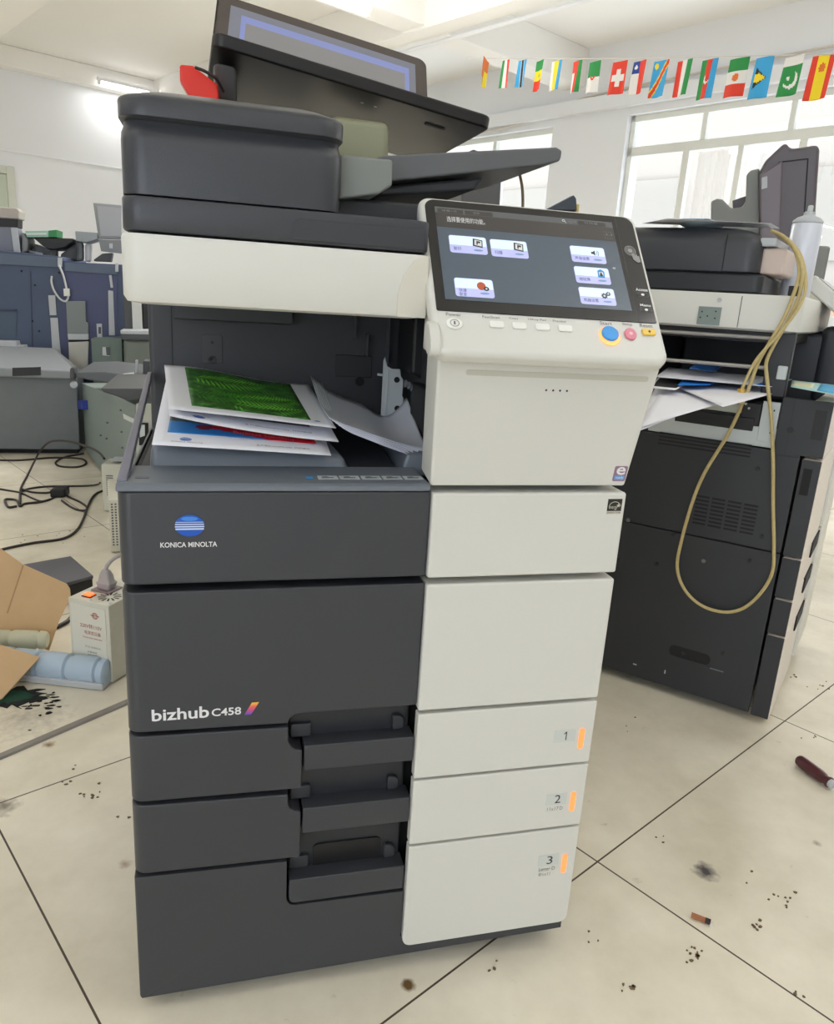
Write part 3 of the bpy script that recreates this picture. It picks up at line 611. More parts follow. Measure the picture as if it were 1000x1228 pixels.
# red print (lowest)
fR = patch((.035, .046, .7660), (.241, .050, .7545), (.250, .33, .776), (.034, .33, .806), bul=.001)
f = lambda u, v: fR(u, v)
rp = sheet('printed_sheet', f, PAPER, None, origin=f(.5, .5)); tag(rp, 'lowest colour print in the tray, showing a red curve on blue above a white margin', 'paper')
def redcf(u, v):
    # 0 blue, 1 red, 2 dark red berry, 3 pale, 4 dark orange
    c = .33-.20*u
    if (u-.27)**2*1.6+(v-.275)**2*2.2 < .0036: return 2
    w = .02+.065*min(1, max(0, u-.30)*3)
    if u > .32 and abs(v-(.290-.10*(u-.3))) < w: return 1
    if u > .50 and v > .28: return 4
    if u < .42 and v > .33: return 3 if (int(u*50)+int(v*40)) % 3 else 4
    return 0
sheet('printed_picture', f, [mat('print_blue', (40, 130, 200), .45), mat('print_red', (228, 26, 46), .4), mat('print_berry', (150, 20, 44), .4), mat('print_teal', (36, 80, 92), .45), mat('print_dark', (70, 20, 24), .45)], rp, u=(.07, .93), v=(.165, .95), nu=56, nv=44, lift=.0004, cf=redcf)
def SF(f, l=.0006):
    def g(x, y):
        e = 1e-3; n = (f(x+e, y)-f(x-e, y)).cross(f(x, y+e)-f(x, y-e)).normalized(); return f(x, y)+n*l
    return g
def plogo(f, p, u, v, s=.035):
    g = SF(f, .0005); put('globe_emblem', [g(u+s*math.cos(R(a)), v+s*.62*math.sin(R(a))) for a in range(0, 360, 15)], [list(range(24))], BLUE, p, smooth=False, recalc=False)
    g2 = SF(f, .0008)
    for dv in (-.006, .002): put('emblem_stripe', [g2(u-s*.9, v+dv), g2(u+s*.9, v+dv), g2(u+s*.9, v+dv+.004), g2(u-s*.9, v+dv+.004)], [[0, 1, 2, 3]], LW, p, smooth=False, recalc=False)
plogo(f, rp, .175, .090, .033)
text('KONICA MINOLTA', .10, .27, .045, .058, None, INKG, rp, surf=SF(f)); text('生产型KonicaMinolta  打印输出', .57, .88, .062, .085, None, INKG, rp, surf=SF(f))
text('Business Solutions', .44, .80, .225, .262, None, mat('print_pink', (240, 170, 180), .5), rp, surf=lambda x, y: SF(fR)(x, y-.115*(x-.44)))
# middle print with dark picture
f2 = patch((.053, .079, .7940), (.254, .078, .7660), (.246, .345, .7965), (.032, .345, .8155), bul=-.001, sag=-.003)
mp2 = sheet('printed_sheet', f2, PAPER, None, origin=f2(.5, .5)); tag(mp2, 'middle colour print in the tray, with dark picture band peeking out under the fern print', 'paper')
sheet('printed_picture', f2, mat('print_night', (50, 40, 50), .45), mp2, u=(.30, .86), v=(.20, .9), nu=10, nv=10, lift=.0004)
plogo(f2, mp2, .17, .085, .035); text('生产型KonicaMinolta  打印输出', .44, .85, .085, .108, None, INKG, mp2, surf=SF(f2))
# top fern print
f3 = patch((.052, .090, .8005), (.2515, .088, .7815), (.246, .36, .8035), (.030, .36, .8225), bul=.0015, ph=.0035)
fp = sheet('printed_sheet', f3, PAPER, None, nu=24, nv=16, origin=f3(.5, .5)); tag(fp, 'topmost print in the tray with a bright green fern photograph', 'paper')
sheet('printed_picture', f3, GRN, fp, u=(.135, .86), v=(.10, .965), nu=24, nv=16, lift=.0004)
FG = mat('fern_leaf_print', (120, 215, 66), .45); FG2 = mat('fern_leaf_deep_print', (64, 150, 34), .45)
def frond(u0, v0, ang, L, n, m, w=.095):
    g = SF(f3, .0010); vs = []; fs = []
    for i in range(n):
        t = i/(n-1); a = R(ang)+.5*(t-.5); x = u0+L*t*math.cos(a); y = v0+L*t*math.sin(a)*.9; ll = w*math.sin(math.pi*min(1, .2+t*.8))+.02
        for s in (-1, 1):
            b = a+s*R(68); k = len(vs)
            q = [(x, y), (x+ll*.5*math.cos(b)-.007, y+ll*.5*math.sin(b)), (x+ll*math.cos(b), y+ll*math.sin(b)), (x+ll*.5*math.cos(b)+.012, y+ll*.5*math.sin(b))]
            if any(not (.137 < p[0] < .858 and .102 < p[1] < .963) for p in q): continue
            vs += [g(*p) for p in q]; fs.append([k, k+1, k+2, k+3])
    if vs: put('fern_frond', vs, fs, m, fp, smooth=False, recalc=False)
for a in ((.20, .72, -4, .46, 17, FG, .17), (.42, .36, 6, .42, 17, FG, .17), (.30, .50, -14, .44, 15, FG2, .15), (.50, .72, 4, .34, 13, FG2, .15), (.18, .34, 4, .34, 13, FG2, .13), (.40, .20, -3, .44, 17, FG, .10)): frond(*a)
plogo(f3, fp, .90, .09, .02)
# blank sheets curling on the right
def stackf(k):
    dz = -.0026*k; dx = .004*k; dy = -.006*k
    prof = [(.242, .300, .824), (.258, .3, .808), (.285, .3, .795), (.32, .3, .783), (.347, .3, .768), (.366, .3, .768), (.381, .3, .782), (.392, .3, .796)]
    fro = [(.246, .115, .7895), (.262, .11, .783), (.285, .105, .776), (.305, .10, .770), (.325, .10, .764), (.345, .10, .758), (.362, .10, .753), (.378, .10, .749)]
    A = spline(prof, 4); B = spline(fro, 4); n = len(A)-1
    def g(u, v):
        u = min(1, max(0, u)); i = min(n-1, int(u*n)); t = u*n-i; a = A[i].lerp(A[i+1], t); b = B[i].lerp(B[i+1], t)
        p = b.lerp(a, v); p.z += -.008*math.sin(math.pi*v)*(1-u*.5)+dz; p.x += dx*(1-u); p.y += dy*(1-v)*.4; return p
    return g
labs = ['topmost blank sheet of the curled stack at the right end of the tray', 'second blank sheet down in the curled stack at the right of the tray', 'third blank sheet down in the curled stack at the right of the tray', 'fourth blank sheet down in the curled stack at the right of the tray', 'bottom blank sheet of the curled stack at the right end of the tray']
for k in range(5):
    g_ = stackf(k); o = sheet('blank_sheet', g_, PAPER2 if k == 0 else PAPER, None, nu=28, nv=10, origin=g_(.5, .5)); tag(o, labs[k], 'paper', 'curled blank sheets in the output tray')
#PART3
# ================================================================== LAPTOP ON THE FEEDER
LO = Vector((.105, .185, 1.219)); LWd = Vector((.99, .041, -.138)).normalized(); LD = Vector((-.044, .999, -.018)).normalized()
LF = frame(LO, LWd, LD); LBLK = mat('laptop_black', (15, 11, 12), .42)
lp = thing('laptop', 'black open laptop lying tilted on top of the main copier, seen from below', 'laptop', LO)
prism('base', rr(0, 0, .36, .283, .014), LF, -.004, .012, LBLK, lp, bev=.003)
prism('rubber_foot', rr(.285, .055, .315, .062, .003), LF, -.0055, -.004, mat('rubber_dark', (70, 60, 60), .6), lp)
for x in (.195, .213): prism('screw', ell(x, .05, .0022, .0022, 12), LF, -.0048, -.004, METAL, lp)
hz = LF @ Vector((0, .277, .012)); upv = Vector((.083, .62, .78))
SFm = frame(hz, LF.to_3x3() @ Vector((1, 0, 0)), upv)
ld = prism('screen_lid', rr(0, 0, .36, .222, rs=(.004, .004, .016, .016)), SFm, -.006, 0, LBLK, lp, bev=.002)
prism('bezel', rr(.003, .003, .357, .219, rs=(.002, .002, .014, .014)), SFm, 0, .0008, mat('bezel_bronze', (84, 76, 72), .25), ld)
prism('display', rect(.022, .010, .338, .200), SFm, .0008, .0014, mat('display_pale', (120, 122, 134), .25, emit=.10, ecol=(170, 172, 186)), ld)
prism('display_window', rect(.040, .010, .326, .184), SFm, .0014, .0017, mat('display_blue', (130, 140, 190), .25, emit=.16, ecol=(160, 172, 230)), ld)
prism('display_page', rect(.048, .010, .318, .168), SFm, .0017, .0020, mat('display_page', (135, 134, 136), .25, emit=.10, ecol=(176, 172, 168)), ld)
put('side_foot', [(.112, .25, 1.141), (.135, .25, 1.141), (.135, .40, 1.141), (.112, .40, 1.141), (.106, .215, 1.205), (.135, .215, 1.203), (.135, .40, 1.20), (.106, .40, 1.205)], [(3, 2, 1, 0), (4, 5, 6, 7), (0, 1, 5, 4), (1, 2, 6, 5), (2, 3, 7, 6), (3, 0, 4, 7)], mat('foot_grey', (92, 92, 90), .4), lp, bev=.006)
prism('round_foot', ell(.155, .27, .042, .05, 32), frame((0, 0, 1.139), (1, 0, 0), (0, 1, 0)), 0, .012, mat('foot_slate', (84, 90, 92), .4), lp, bev=.004)
# red clip on the feeder
RED = mat('red_plastic', (232, 44, 22), .35)
rc = thing('plastic_clip', 'bright red plastic clip with black wire resting on the feeder behind the laptop corner', 'clip', (.085, .2, 1.143))
fr_ = frame((0, .20, 0), (1, 0, 0), (0, 0, 1))
prism('clip_body', [(.068, 1.193), (.083, 1.1935), (.112, 1.176), (.113, 1.152), (.084, 1.152), (.068, 1.176)][::-1], fr_, -.02, .004, RED, rc, bev=.003)
prism('clip_fin', [(.085, 1.144), (.118, 1.144), (.118, 1.156), (.085, 1.158)], fr_, -.015, .010, RED, rc, bev=.003)
tube('clip_wire', [(.086, .19, 1.190), (.098, .186, 1.186), (.110, .188, 1.180), (.118, .20, 1.17)], .0018, CORD, rc)
# cable hanging behind the document tray
o = tube('hanging_cord', [(.520, .24, 1.128), (.529, .24, 1.10), (.533, .24, 1.06), (.534, .24, 1.028)], .0022, mat('tan_cord', (140, 120, 88), .5), origin=(.53, .24, 1.03)); tag(o, 'tan cord hanging from the end of the document tray behind the touch screen', 'cable')
# ================================================================== COPIER BEHIND (dark, mostly hidden)
bc = thing('floor_copier', 'dark grey machine behind the main copier, its upper part showing under the document tray', 'copier', (.95, 1.35, 0))
fB = frame((0, 1.2, 0), (1, 0, 0), (0, 0, 1))
def BP(px): return [(lambda p: (p.x, p.z))(aty(x, y, 1.2)) for x, y in px]
q = BP([(556, 250), (556, 190), (575, 183), (590, 186), (603, 196), (604, 250)])
prism('tall_unit', [(q[0][0]-.0, .9)]+q[1:5]+[(q[5][0], .9)], fB, -.3, 0, mat('back_machine_grey', (96, 96, 98), .45), bc, bev=.008)
box('body', (q[0][0]-.02, 1.22, 0.02), (q[5][0]+.30, 1.62, .9), DK, bc, .02)
q2 = BP([(654, 252), (688, 234), (691, 238), (692, 252)]); prism('raised_flap', q2, fB, -.02, 0, mat('flap_slate', (72, 80, 92), .45), bc, bev=.002)
prism('flap_arm', [(q2[0][0], .9), (q2[3][0], .9), (q2[3][0], q2[3][1]), (q2[0][0], q2[0][1])], fB, -.06, -.005, DK, bc, bev=.004)
q3 = BP([(692, 244), (697, 244), (697, 256), (692, 256)]); prism('yellow_tab', rect(q3[3][0], .9, q3[1][0], q3[0][1]), fB, -.03, -.01, mat('tab_yellow', (214, 190, 110), .5), bc, bev=.002)
# ================================================================== RIGHT COPIER (same family, turned)
FLp = Vector((1.368, .527, 0)); PH = R(43)
CUR[0] = Matrix.Translation(FLp) @ Matrix.Rotation(PH, 4, 'Z')
rc2 = thing('multifunction_copier', 'second dark copier at the right, seen from its vented side with papers spilling out', 'copier', FLp, PH)
SD = frame((0, 0, 0), (0, -1, 0), (0, 0, 1))        # left side: u = -y, v = z, out = -x
def Q(name, y0, y1, z0, z1, d0, d1, m, parent=rc2, r=0, **k): return prism(name, rr(-y1, z0, -y0, z1, r), SD, d0, d1, m, parent, **k)
SDK = mat('side_panel_dark', (42, 44, 48), .45, grain=.1, bump=.2, scale=700)
PINK = mat('cream_front_far', (226, 216, 206), .35)
box('body', (.01, .025, .03), (.60, .63, .665), SDK, rc2, .004)
lower = Q('side_panel', .018, .64, .022, .430, 0.0, .004, SDK, bev=.0015)
upp = Q('side_panel', .018, .64, .433, .665, 0, .004, SDK, bev=.0015)
# front covers with dark side flanges
for k, (z0, z1) in enumerate(((.018, .232), (.236, .323), (.327, .425), (.429, .655), (.660, .785))):
    c = box('front_cover', (-.003, -.028, z0), (.355, .012, z1), PINK, rc2, .003)
    box('cover_flange', (-.0055, -.0265, z0+.001), (-.0008, .0125 if k < 4 else .05, z1-.001), SDK, c, .001)
for z0, z1 in ((.05, .216), (.222, .322), (.326, .423), (.428, .60), (.606, .73)): box('cream_cover', (.359, -.034, z0), (.615, .015, z1), WH, rc2, .003)
for z in (.40, .305, .20): box('handle_recess', (.20, -.032, z-.02), (.352, -.026, z+.02), CORE, rc2, .002)
box('grip_recess', (-.0062, -.012, .575), (-.005, .006, .635), CORE, rc2); box('grip_recess', (-.0062, -.018, .70), (-.005, .006, .765), BLK, rc2)
Q('side_post', .018, .075, .655, .785, -.0, .005, SDK, bev=.002)
tube('screw', [(-.009, .048, .715), (-.004, .048, .715)], .007, BLK, rc2, n=14, sm=0)
for (y, z) in ((.10, .618), (.063, .463), (.375, .437), (.385, .33), (.26, .425), (.08, .40), (.29, .34), (.10, .155), (.19, .125), (.18, .375)):
    tube('screw', [(-.0075, y, z), (-.0035, y, z)], .005, mat('screw_steel', (120, 120, 118), .35, metal=.5) if (y, z) in ((.375, .437), (.18, .375)) else BLK, rc2, n=12, sm=0)
# vents
for k in range(8):
    for j in range(4): Q('vent_slot', .083+.036*j, .083+.036*j+.030, .462+.0095*k, .4665+.0095*k, .0038, .0044, CORE)
for k in range(4): Q('vent_slot', .12, .33, .640+.0085*k-.0, .6440+.0085*k, .0038, .0044, CORE)
hp = Q('carry_handle', .125, .225, .112, .140, .0036, .0042, CORE, r=.012); Q('handle_rim', .122, .228, .106, .111, .004, .0065, SDK, r=.002)
Q('scuff_mark', .09, .13, .105, .108, .0039, .0041, mat('scuff_grey', (120, 122, 126), .7))
for y, z in ((.40, .315),): Q('slot', y, y+.014, z, z+.004, .0038, .0044, CORE)
Q('slot', .30, .309, .055, .058, .0038, .0046, METAL); Q('slot', .225, .228, .056, .066, .0038, .0046, METAL)
# exposed metal frame
mf = Q('metal_frame', .075, .36, .668, .712, -.03, .001, METAL, bev=.001); Q('frame_post', .077, .113, .680, .770, -.01, .003, METAL, mf, bev=.001)
for z in (.70, .722, .75): Q('frame_hole', .086, .089, z, z+.004, .003, .0036, CORE, mf)
Q('black_block', .115, .155, .712, .763, -.02, .002, BLK, bev=.002); Q('black_block', .125, .30, .700, .730, -.02, .004, BLK, bev=.002)
Q('pale_roller', .155, .28, .735, .757, -.03, -.004, mat('roller_cream', (188, 190, 180), .5), r=.006, bev=.003)
for y, z in ((.146, .757), (.138, .748)): Q('steel_pin', y, y+.005, z, z+.005, .002, .005, METAL, r=.002)
# output bay
box('output_tray', (.005, .06, .70), (.40, .60, .735), SDK, rc2, .004)
box('bay_back', (.05, .40, .735), (.42, .64, .92), BLK, rc2, .006)
box('bay_block', (.36, .03, .735), (.60, .40, .92), SDK, rc2, .012)
for z in (.903, .838): tube('bay_rail', [(.02, .42, z), (.02, .09, z+.004)], .0045, mat('rail_steel', (170, 166, 160), .35, metal=.4), rc2, sm=0)
box('bay_roof', (.02, .09, .895), (.40, .60, .92), BLK, rc2, .003)
Q('latch', .078, .098, .82, .85, -.02, 0, METAL, bev=.003)
Q('bay_side', .075, .125, .78, .92, -.04, -.01, SDK, bev=.004)
# scanner
def ring2(x0, x1, y0, y1, z, r): return [(x, y, z) for x, y in rr(x0, y0, x1, y1, n=6, rs=(r, .01, .01, .01))]
def lay2(name, L, m, parent=rc2): return loft(name, [ring2(*q) for q in L], m, parent)
sb = lay2('scanner_base', [(.012, .60, .082, .60, .919, .02), (.0, .61, .07, .61, .924, .03), (0, .61, .07, .61, .993, .03), (.004, .606, .074, .606, .998, .03)], WH)
Q('port_plate', .235, .285, .926, .966, 0, .002, GREENM, sb, bev=.0005)
for y, z in ((.245, .955), (.245, .94), (.262, .944), (.275, .953), (.277, .94)): Q('plate_hole', y, y+.003, z, z+.003, .002, .0026, CORE, sb)
Q('seam', .1955, .1968, .925, .993, 0, .0006, CORE, sb); tube('scanner_screw', [(-.003, .243, .982), (0, .243, .982)], .005, METAL, sb, n=14, sm=0)
lay2('platen_lid', [(.01, .60, .165, .58, .999, .02), (.004, .605, .160, .59, 1.003, .02), (.004, .605, .160, .59, 1.036, .02), (.01, .60, .165, .58, 1.040, .02)], SDK)
f_ = lay2('document_feeder', [(.014, .24, .182, .57, 1.041, .03), (.010, .245, .176, .58, 1.045, .032), (.010, .245, .176, .58, 1.105, .034), (.016, .24, .184, .575, 1.122, .036), (.03, .23, .21, .57, 1.134, .04), (.05, .21, .24, .56, 1.140, .04)], DK)
Q('feeder_seam', .2500, .2515, 1.043, 1.122, -.012, -.0085, CORE, f_)
box('pale_end_cover', (.04, .128, 1.042), (.20, .178, 1.098), mat('pale_pink_cover', (214, 196, 184), .45), f_, .006)
box('end_cap', (.03, .15, 1.100), (.22, .185, 1.118), GREYL, f_, .004)
box('hinge_block', (.03, .085, .999), (.06, .11, 1.02), BLK, rc2, .002)
# its own operation panel, seen at the picture edge
op = prism('operation_panel', rr(-.02, -.06, .27, .16, .012), frame((.345, -.03, .965), (1, 0, 0), (0, .80, .60)), -.035, 0, WH, rc2, bev=.006)
prism('panel_glass', rr(0, 0, .26, .15, .006), frame((.345, -.03, .965), (1, 0, 0), (0, .80, .60)), 0, .001, GLS, op)
box('panel_arm', (.352, -.01, .74), (.61, .06, .94), SDK, rc2, .02)
# papers spilling from the bay
def lsheet(name, pts, label, m=PAPER, group=None, extra=None, bul=.003):
    BL, BR, TR_, TL = map(Vector, pts)
    def f(u, v):
        p = (BL*(1-u)+BR*u)*(1-v)+(TL*(1-u)+TR_*u)*v; p.z += bul*math.sin(math.pi*u)*math.sin(math.pi*v); return p
    o = sheet(name, f, m, None, nu=10, nv=10, origin=f(.5, .5)); tag(o, label, 'paper', group)
    if extra:
        for nm, uu, vv_, mm in extra: sheet(nm, f, mm, o, u=uu, v=vv_, nu=6, nv=6, lift=.0005)
    return o
def lp_(px, py, x):      # point of the pixel's ray on the copier's local plane x = const
    a = CAMP; d = ray(px, py); Mi = CUR[0].inverted(); A = Mi @ a; B = (Mi.to_3x3() @ d); t = (x-A.x)/B.x; return A+B*t
def onz(px, py, z):
    Mi = CUR[0].inverted(); return Mi @ atz(px, py, z)
lsheet('paper_sheet', [onz(758, 520, .776), onz(855, 482, .776), onz(905, 462, .776), onz(790, 456, .776)], 'large white sheet hanging lowest out of the second copier on its left side', bul=0)
lsheet('paper_sheet', [onz(762, 514, .780), onz(860, 485, .780), onz(900, 462, .780), onz(800, 458, .780)], 'white sheet lying directly on the lowest sheet at the left side of the second copier', bul=0)
lsheet('paper_sheet', [onz(813, 465, .787), onz(867, 488, .787), onz(935, 470, .787), onz(880, 455, .787)], 'white sheet with a pointed corner toward the viewer in the second copier', bul=.001)
lsheet('paper_sheet', [onz(780, 465, .793), onz(810, 468, .793), onz(832, 455, .793), onz(790, 452, .793)], 'small print with a black picture sticking out of the second copier beside the touch screen', extra=[('printed_picture', (.04, .9), (.14, .96), mat('print_black', (34, 34, 38), .5))], bul=0)
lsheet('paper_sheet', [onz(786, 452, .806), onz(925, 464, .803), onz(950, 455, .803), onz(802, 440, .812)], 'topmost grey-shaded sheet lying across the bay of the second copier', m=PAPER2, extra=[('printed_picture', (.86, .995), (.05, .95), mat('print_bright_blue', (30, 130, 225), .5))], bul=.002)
lsheet('paper_sheet', [onz(812, 462, .798), onz(850, 462, .798), onz(866, 456, .798), onz(822, 452, .798)], 'bright blue print peeking out between white sheets in the second copier', m=mat('print_bright_blue'), bul=0)
lsheet('paper_sheet', [onz(948, 464, .812), onz(1012, 476, .812), onz(1022, 464, .812), onz(950, 456, .812)], 'pale blue and yellow print at the right end of the second copier', m=mat('paper_pale_teal', (176, 214, 214), .6), extra=[('printed_picture', (.5, .98), (.1, .9), mat('print_cyan', (80, 176, 225), .5)), ('printed_edge', (.02, .4), (.2, .8), mat('print_lemon', (224, 230, 190), .5))], bul=.001)
lsheet('paper_sheet', [onz(826, 442, .825), onz(856, 446, .820), onz(866, 440, .825), onz(838, 433, .840)], 'folded dark blue print standing up at the back of the papers in the second copier', m=mat('print_navy', (50, 96, 158), .5), bul=.002)
# papers on its feeder
lsheet('paper_sheet', [onz(770, 268, 1.150), onz(935, 274, 1.150), onz(925, 268, 1.150), onz(800, 262, 1.150)], 'white paper lying on top of the second copier feeder', m=PAPER, bul=.001)
def pk(u, v):
    a = onz(812, 268, 1.1535); b = onz(872, 270, 1.1535); c = onz(850, 262, 1.1535); d = onz(815, 262, 1.1535); p = (a*(1-u)+b*u)*(1-v)+(d*(1-u)+c*u)*v; p.z -= .022*(1-v)*math.sin(math.pi*u)*.8; return p
o = sheet('paper_sheet', pk, mat('paper_pale_blue', (196, 220, 232), .6), None, origin=pk(.5, .5)); tag(o, 'pale blue sheet drooping over the top edge of the second copier feeder', 'paper')
# spray can
q = lp_(953, 350, .22); cw = CUR[0] @ Vector((q.x, q.y, .9985)); CUR[0] = I4
sc_ = thing('spray_can', 'white aerosol spray can without cap standing on the second copier', 'spray can', cw)
fc = frame(cw, (1, 0, 0), (0, 1, 0)); CANW = mat('can_white', (214, 218, 228), .3, metal=.1)
lathe('can_body', [(0, 0), (.032, 0), (.0335, .003), (.0335, .165), (.031, .169)], fc, CANW, sc_, n=32)
lathe('can_shoulder', [(.0315, .168), (.0335, .171), (.0325, .175), (.024, .182), (.014, .186), (.012, .188), (0, .188)], fc, GREYL, sc_, n=32)
lathe('valve_cup', [(.012, .186), (.013, .193), (.010, .195), (0, .195)], fc, METAL, sc_, n=20); lathe('nozzle', [(.006, .194), (.006, .207), (.004, .209), (0, .209)], fc, METAL, sc_, n=16)
# looped patch cable hung over the second copier
CB = mat('aged_cable', (190, 172, 118), .55, grain=.22, scale=120)
CUR[0] = Matrix.Translation(FLp) @ Matrix.Rotation(PH, 4, 'Z')
def cpx(L): return [lp_(x, y, d) for x, y, d in L]
cab = thing('network_cable', 'yellowed network cable looped over the feeder and hanging down the side of the second copier', 'cable', CUR[0] @ Vector((0, .2, 1.0)), 0)
Rr = .0040
tube('cable_loop', cpx([(925, 277, .06), (940, 284, .03), (954, 300, .0), (962, 325, -.02), (958, 355, -.03), (943, 388, -.035), (929, 412, -.035), (919, 434, -.03), (920, 457, -.03), (925, 505, -.03), (927, 556, -.025), (927, 605, -.02), (928, 655, -.02), (926, 686, -.02), (913, 710, -.02), (892, 729, -.02), (868, 734, -.02), (841, 726, -.02), (821, 707, -.02), (812, 680, -.02), (818, 645, -.02), (831, 600, -.02), (846, 565, -.025), (875, 517, -.03), (896, 470, -.035), (909, 435, -.035), (922, 412, -.04), (938, 385, -.04), (949, 360, -.03), (958, 330, -.02), (955, 305, 0), (945, 290, .03), (932, 281, .06)]), Rr, CB, cab)
tube('cable_end', cpx([(930, 279, .07), (948, 290, .04), (962, 312, 0), (966, 345, -.03), (958, 368, -.045), (944, 388, -.045), (930, 405, -.045), (908, 430, -.05), (897, 450, -.05), (889, 468, -.05)]), Rr*.9, CB, cab)
a_, b_ = cpx([(889, 466, -.05), (887, 484, -.05)])
tube('cable_plug', [a_, a_.lerp(b_, .4)], .008, mat('plug_yellow', (205, 165, 70), .45), cab, n=8, sm=0)
tube('cable_plug_tip', [a_.lerp(b_, .35), b_], .010, mat('plug_clear', (206, 180, 140), .35), cab, n=4, sm=0)
CUR[0] = I4
# ------------------------------------------------------------------ helper for machines standing further back
def vframe(px, py, dist):
    d = ray(px, py); h = Vector((d.x, d.y, 0)).normalized(); p = CAMP + h*dist
    return frame((p.x, p.y, 0), (-h.cross(Vector((0, 0, 1))).x*-1, -h.cross(Vector((0, 0, 1))).y*-1, 0), (0, 0, 1)) if True else None
def tr2(fr, L):
    n = fr.to_3x3() @ Vector((0, 0, 1)); Mi = fr.inverted(); out = []
    for x, y in L:
        q = Mi @ atp(x, y, fr.translation, n); out.append((q.x, q.y))
    return out
def trace(name, fr, L, d0, d1, m, parent, **k): return prism(name, tr2(fr, L), fr, d0, d1, m, parent, **k)
# tall raised feeder behind the second copier
VF = vframe(910, 300, 3.1)
tf = thing('floor_copier', 'far grey copier with its document feeder raised upright in front of the large window', 'copier', VF.translation)
FG1 = mat('far_feeder_dark', (92, 86, 92), .42); FG2_ = mat('far_feeder_grey', (132, 134, 130), .5)
trace('raised_feeder', VF, [(910, 345), (910, 206), (918, 192), (935, 176), (942, 170), (948, 178), (962, 176), (981, 173), (983, 180), (972, 345)], -.30, 0, FG1, tf, bev=.012)
trace('feeder_face', VF, [(912, 345), (911, 210), (938, 193), (934, 345)], .0, .012, mat('far_feeder_mauve', (110, 100, 106), .35), tf, bev=.006)
trace('feeder_seam', VF, [(933, 194), (968, 190), (968.6, 191.2), (934, 195.4)], 0, .002, CORE, tf); trace('feeder_seam', VF, [(968, 190), (969.5, 190), (965, 260), (963.6, 260)], 0, .002, CORE, tf)
trace('feeder_latch', VF, [(913, 214), (920, 212), (920, 226), (913, 228)], .010, .016, GREYL, tf, bev=.001)
trace('feeder_tray', VF, [(852, 280), (852, 240), (860, 237), (866, 238), (877, 249), (890, 247), (894, 240), (895, 208), (900, 203), (911, 200), (912, 280)], -.22, -.02, FG2_, tf, bev=.008)
trace('tray_flap', VF, [(878, 247), (877, 232), (895, 226), (896, 240), (890, 248)], -.3, -.18, FG1, tf, bev=.003)
q = tr2(VF, [(852, 280), (975, 345)])
prism('body', rect(q[0][0], .02, q[1][0]+.05, q[1][1]), VF, -.5, 0, OFFW, tf, bev=.01); prism('lid_base', rect(q[0][0], q[1][1], q[1][0]+.03, q[0][1]-.03), VF, -.45, 0, FG2_, tf, bev=.01)
# ------------------------------------------------------------------ BUNTING
pl = CAMP + ray(575, 68).normalized()*6.6; pr = CAMP + ray(1030, 66).normalized()*4.5
bd = (pr-pl); bd.z = 0; bd.normalize(); bn = bd.cross(Vector((0, 0, 1)))
def onb(x, y): return atp(x, y, pl, bn)
SY = lambda x: 71 if x < 620 else 71+ (x-620)*.004 if x < 740 else 71.5-(x-740)*.022
o = tube('bunting_string', [onb(x, SY(x)-1) for x in (560, 583, 640, 700, 760, 820, 880, 940, 1000, 1040)], .0025, mat('string_white', (214, 210, 204), .7), sm=3, origin=onb(800, 70)); tag(o, 'thin white string carrying the row of small flags below the ceiling', 'string')
FC = dict(r=mat('flag_red', (232, 66, 44), .7), g=mat('flag_green', (44, 148, 74), .7), w=mat('flag_white', (238, 236, 232), .7), y=mat('flag_yellow', (250, 222, 40), .7), b=mat('flag_blue', (64, 170, 226), .7), k=mat('flag_black', (44, 48, 52), .7), n=mat('flag_navy', (38, 66, 150), .7), o=mat('flag_orange', (236, 120, 50), .7))
CK = list(FC); CM = [FC[c] for c in CK]; 
def st(s): return lambda u, v: s[min(len(s)-1, int(u*len(s)))]
def sv(s): return lambda u, v: s[min(len(s)-1, int((1-v)*len(s)))]
def circ(u, v, a, b, r, asp=.66): return ((u-a)*asp)**2+(v-b)**2 < r*r
def f_sen(u, v): return 'g' if (v > .68 or circ(u, v, .5, .5, .06)) else 'y' if v > .34 else 'r'
def f_swi(u, v): return 'w' if (abs(v-.5) < .09 and abs(u-.5) < .36) or (abs(u-.5) < .13 and abs(v-.5) < .26) else 'r'
def f_chi(u, v): return ('w' if circ(u, v, .25, .82, .07) else 'n') if (u < .5 and v > .64) else ('w' if u < .5 else 'r')
def f_drc(u, v):
    t = v-u
    if circ(u, v, .22, .86, .08): return 'y'
    return 'r' if abs(t) < .10 else 'y' if abs(t) < .17 else 'b'
def f_aze(u, v): return ('w' if circ(u, v, .5, .5, .12) and not circ(u, v, .55, .53, .10) else 'r') if .33 < u < .67 else ('g' if u < .34 else 'b')
def f_mex(u, v): return 'g' if v > .66 else ('o' if circ(u, v, .48, .5, .10) else 'w') if v > .33 else 'r'
def f_luc(u, v):
    h = (u-.18)/.55
    return ('y' if abs(v-.5) < .26*(1-h)*.7 and h > .3 or abs(v-.5) < .26*(1-h)*.45 else 'k') if 0 < h < 1 and abs(v-.5) < .26*(1-h) else 'b'
def f_pak(u, v): return 'w' if v > .76 else ('w' if (circ(u, v, .5, .40, .22) and not circ(u, v, .40, .47, .19)) or circ(u, v, .36, .46, .05) else 'g')
def f_spa(u, v): return 'r' if u < .25 or u > .75 else ('o' if circ(u, v, .5, .72, .10) else 'y')
def f_alg(u, v): return ('r' if circ(u, v, .5, .5, .10) and not circ(u, v, .5, .55, .07) else 'g' if v > .5 else 'w')
def f_oma(u, v): return ('r' if v > .62 and u < .5 else 'w' if u < .36 else 'r' if u < .66 else 'g')
def f_bot(u, v): return 'k' if abs(u-.5) < .12 else 'w' if abs(u-.5) < .18 else 'b'
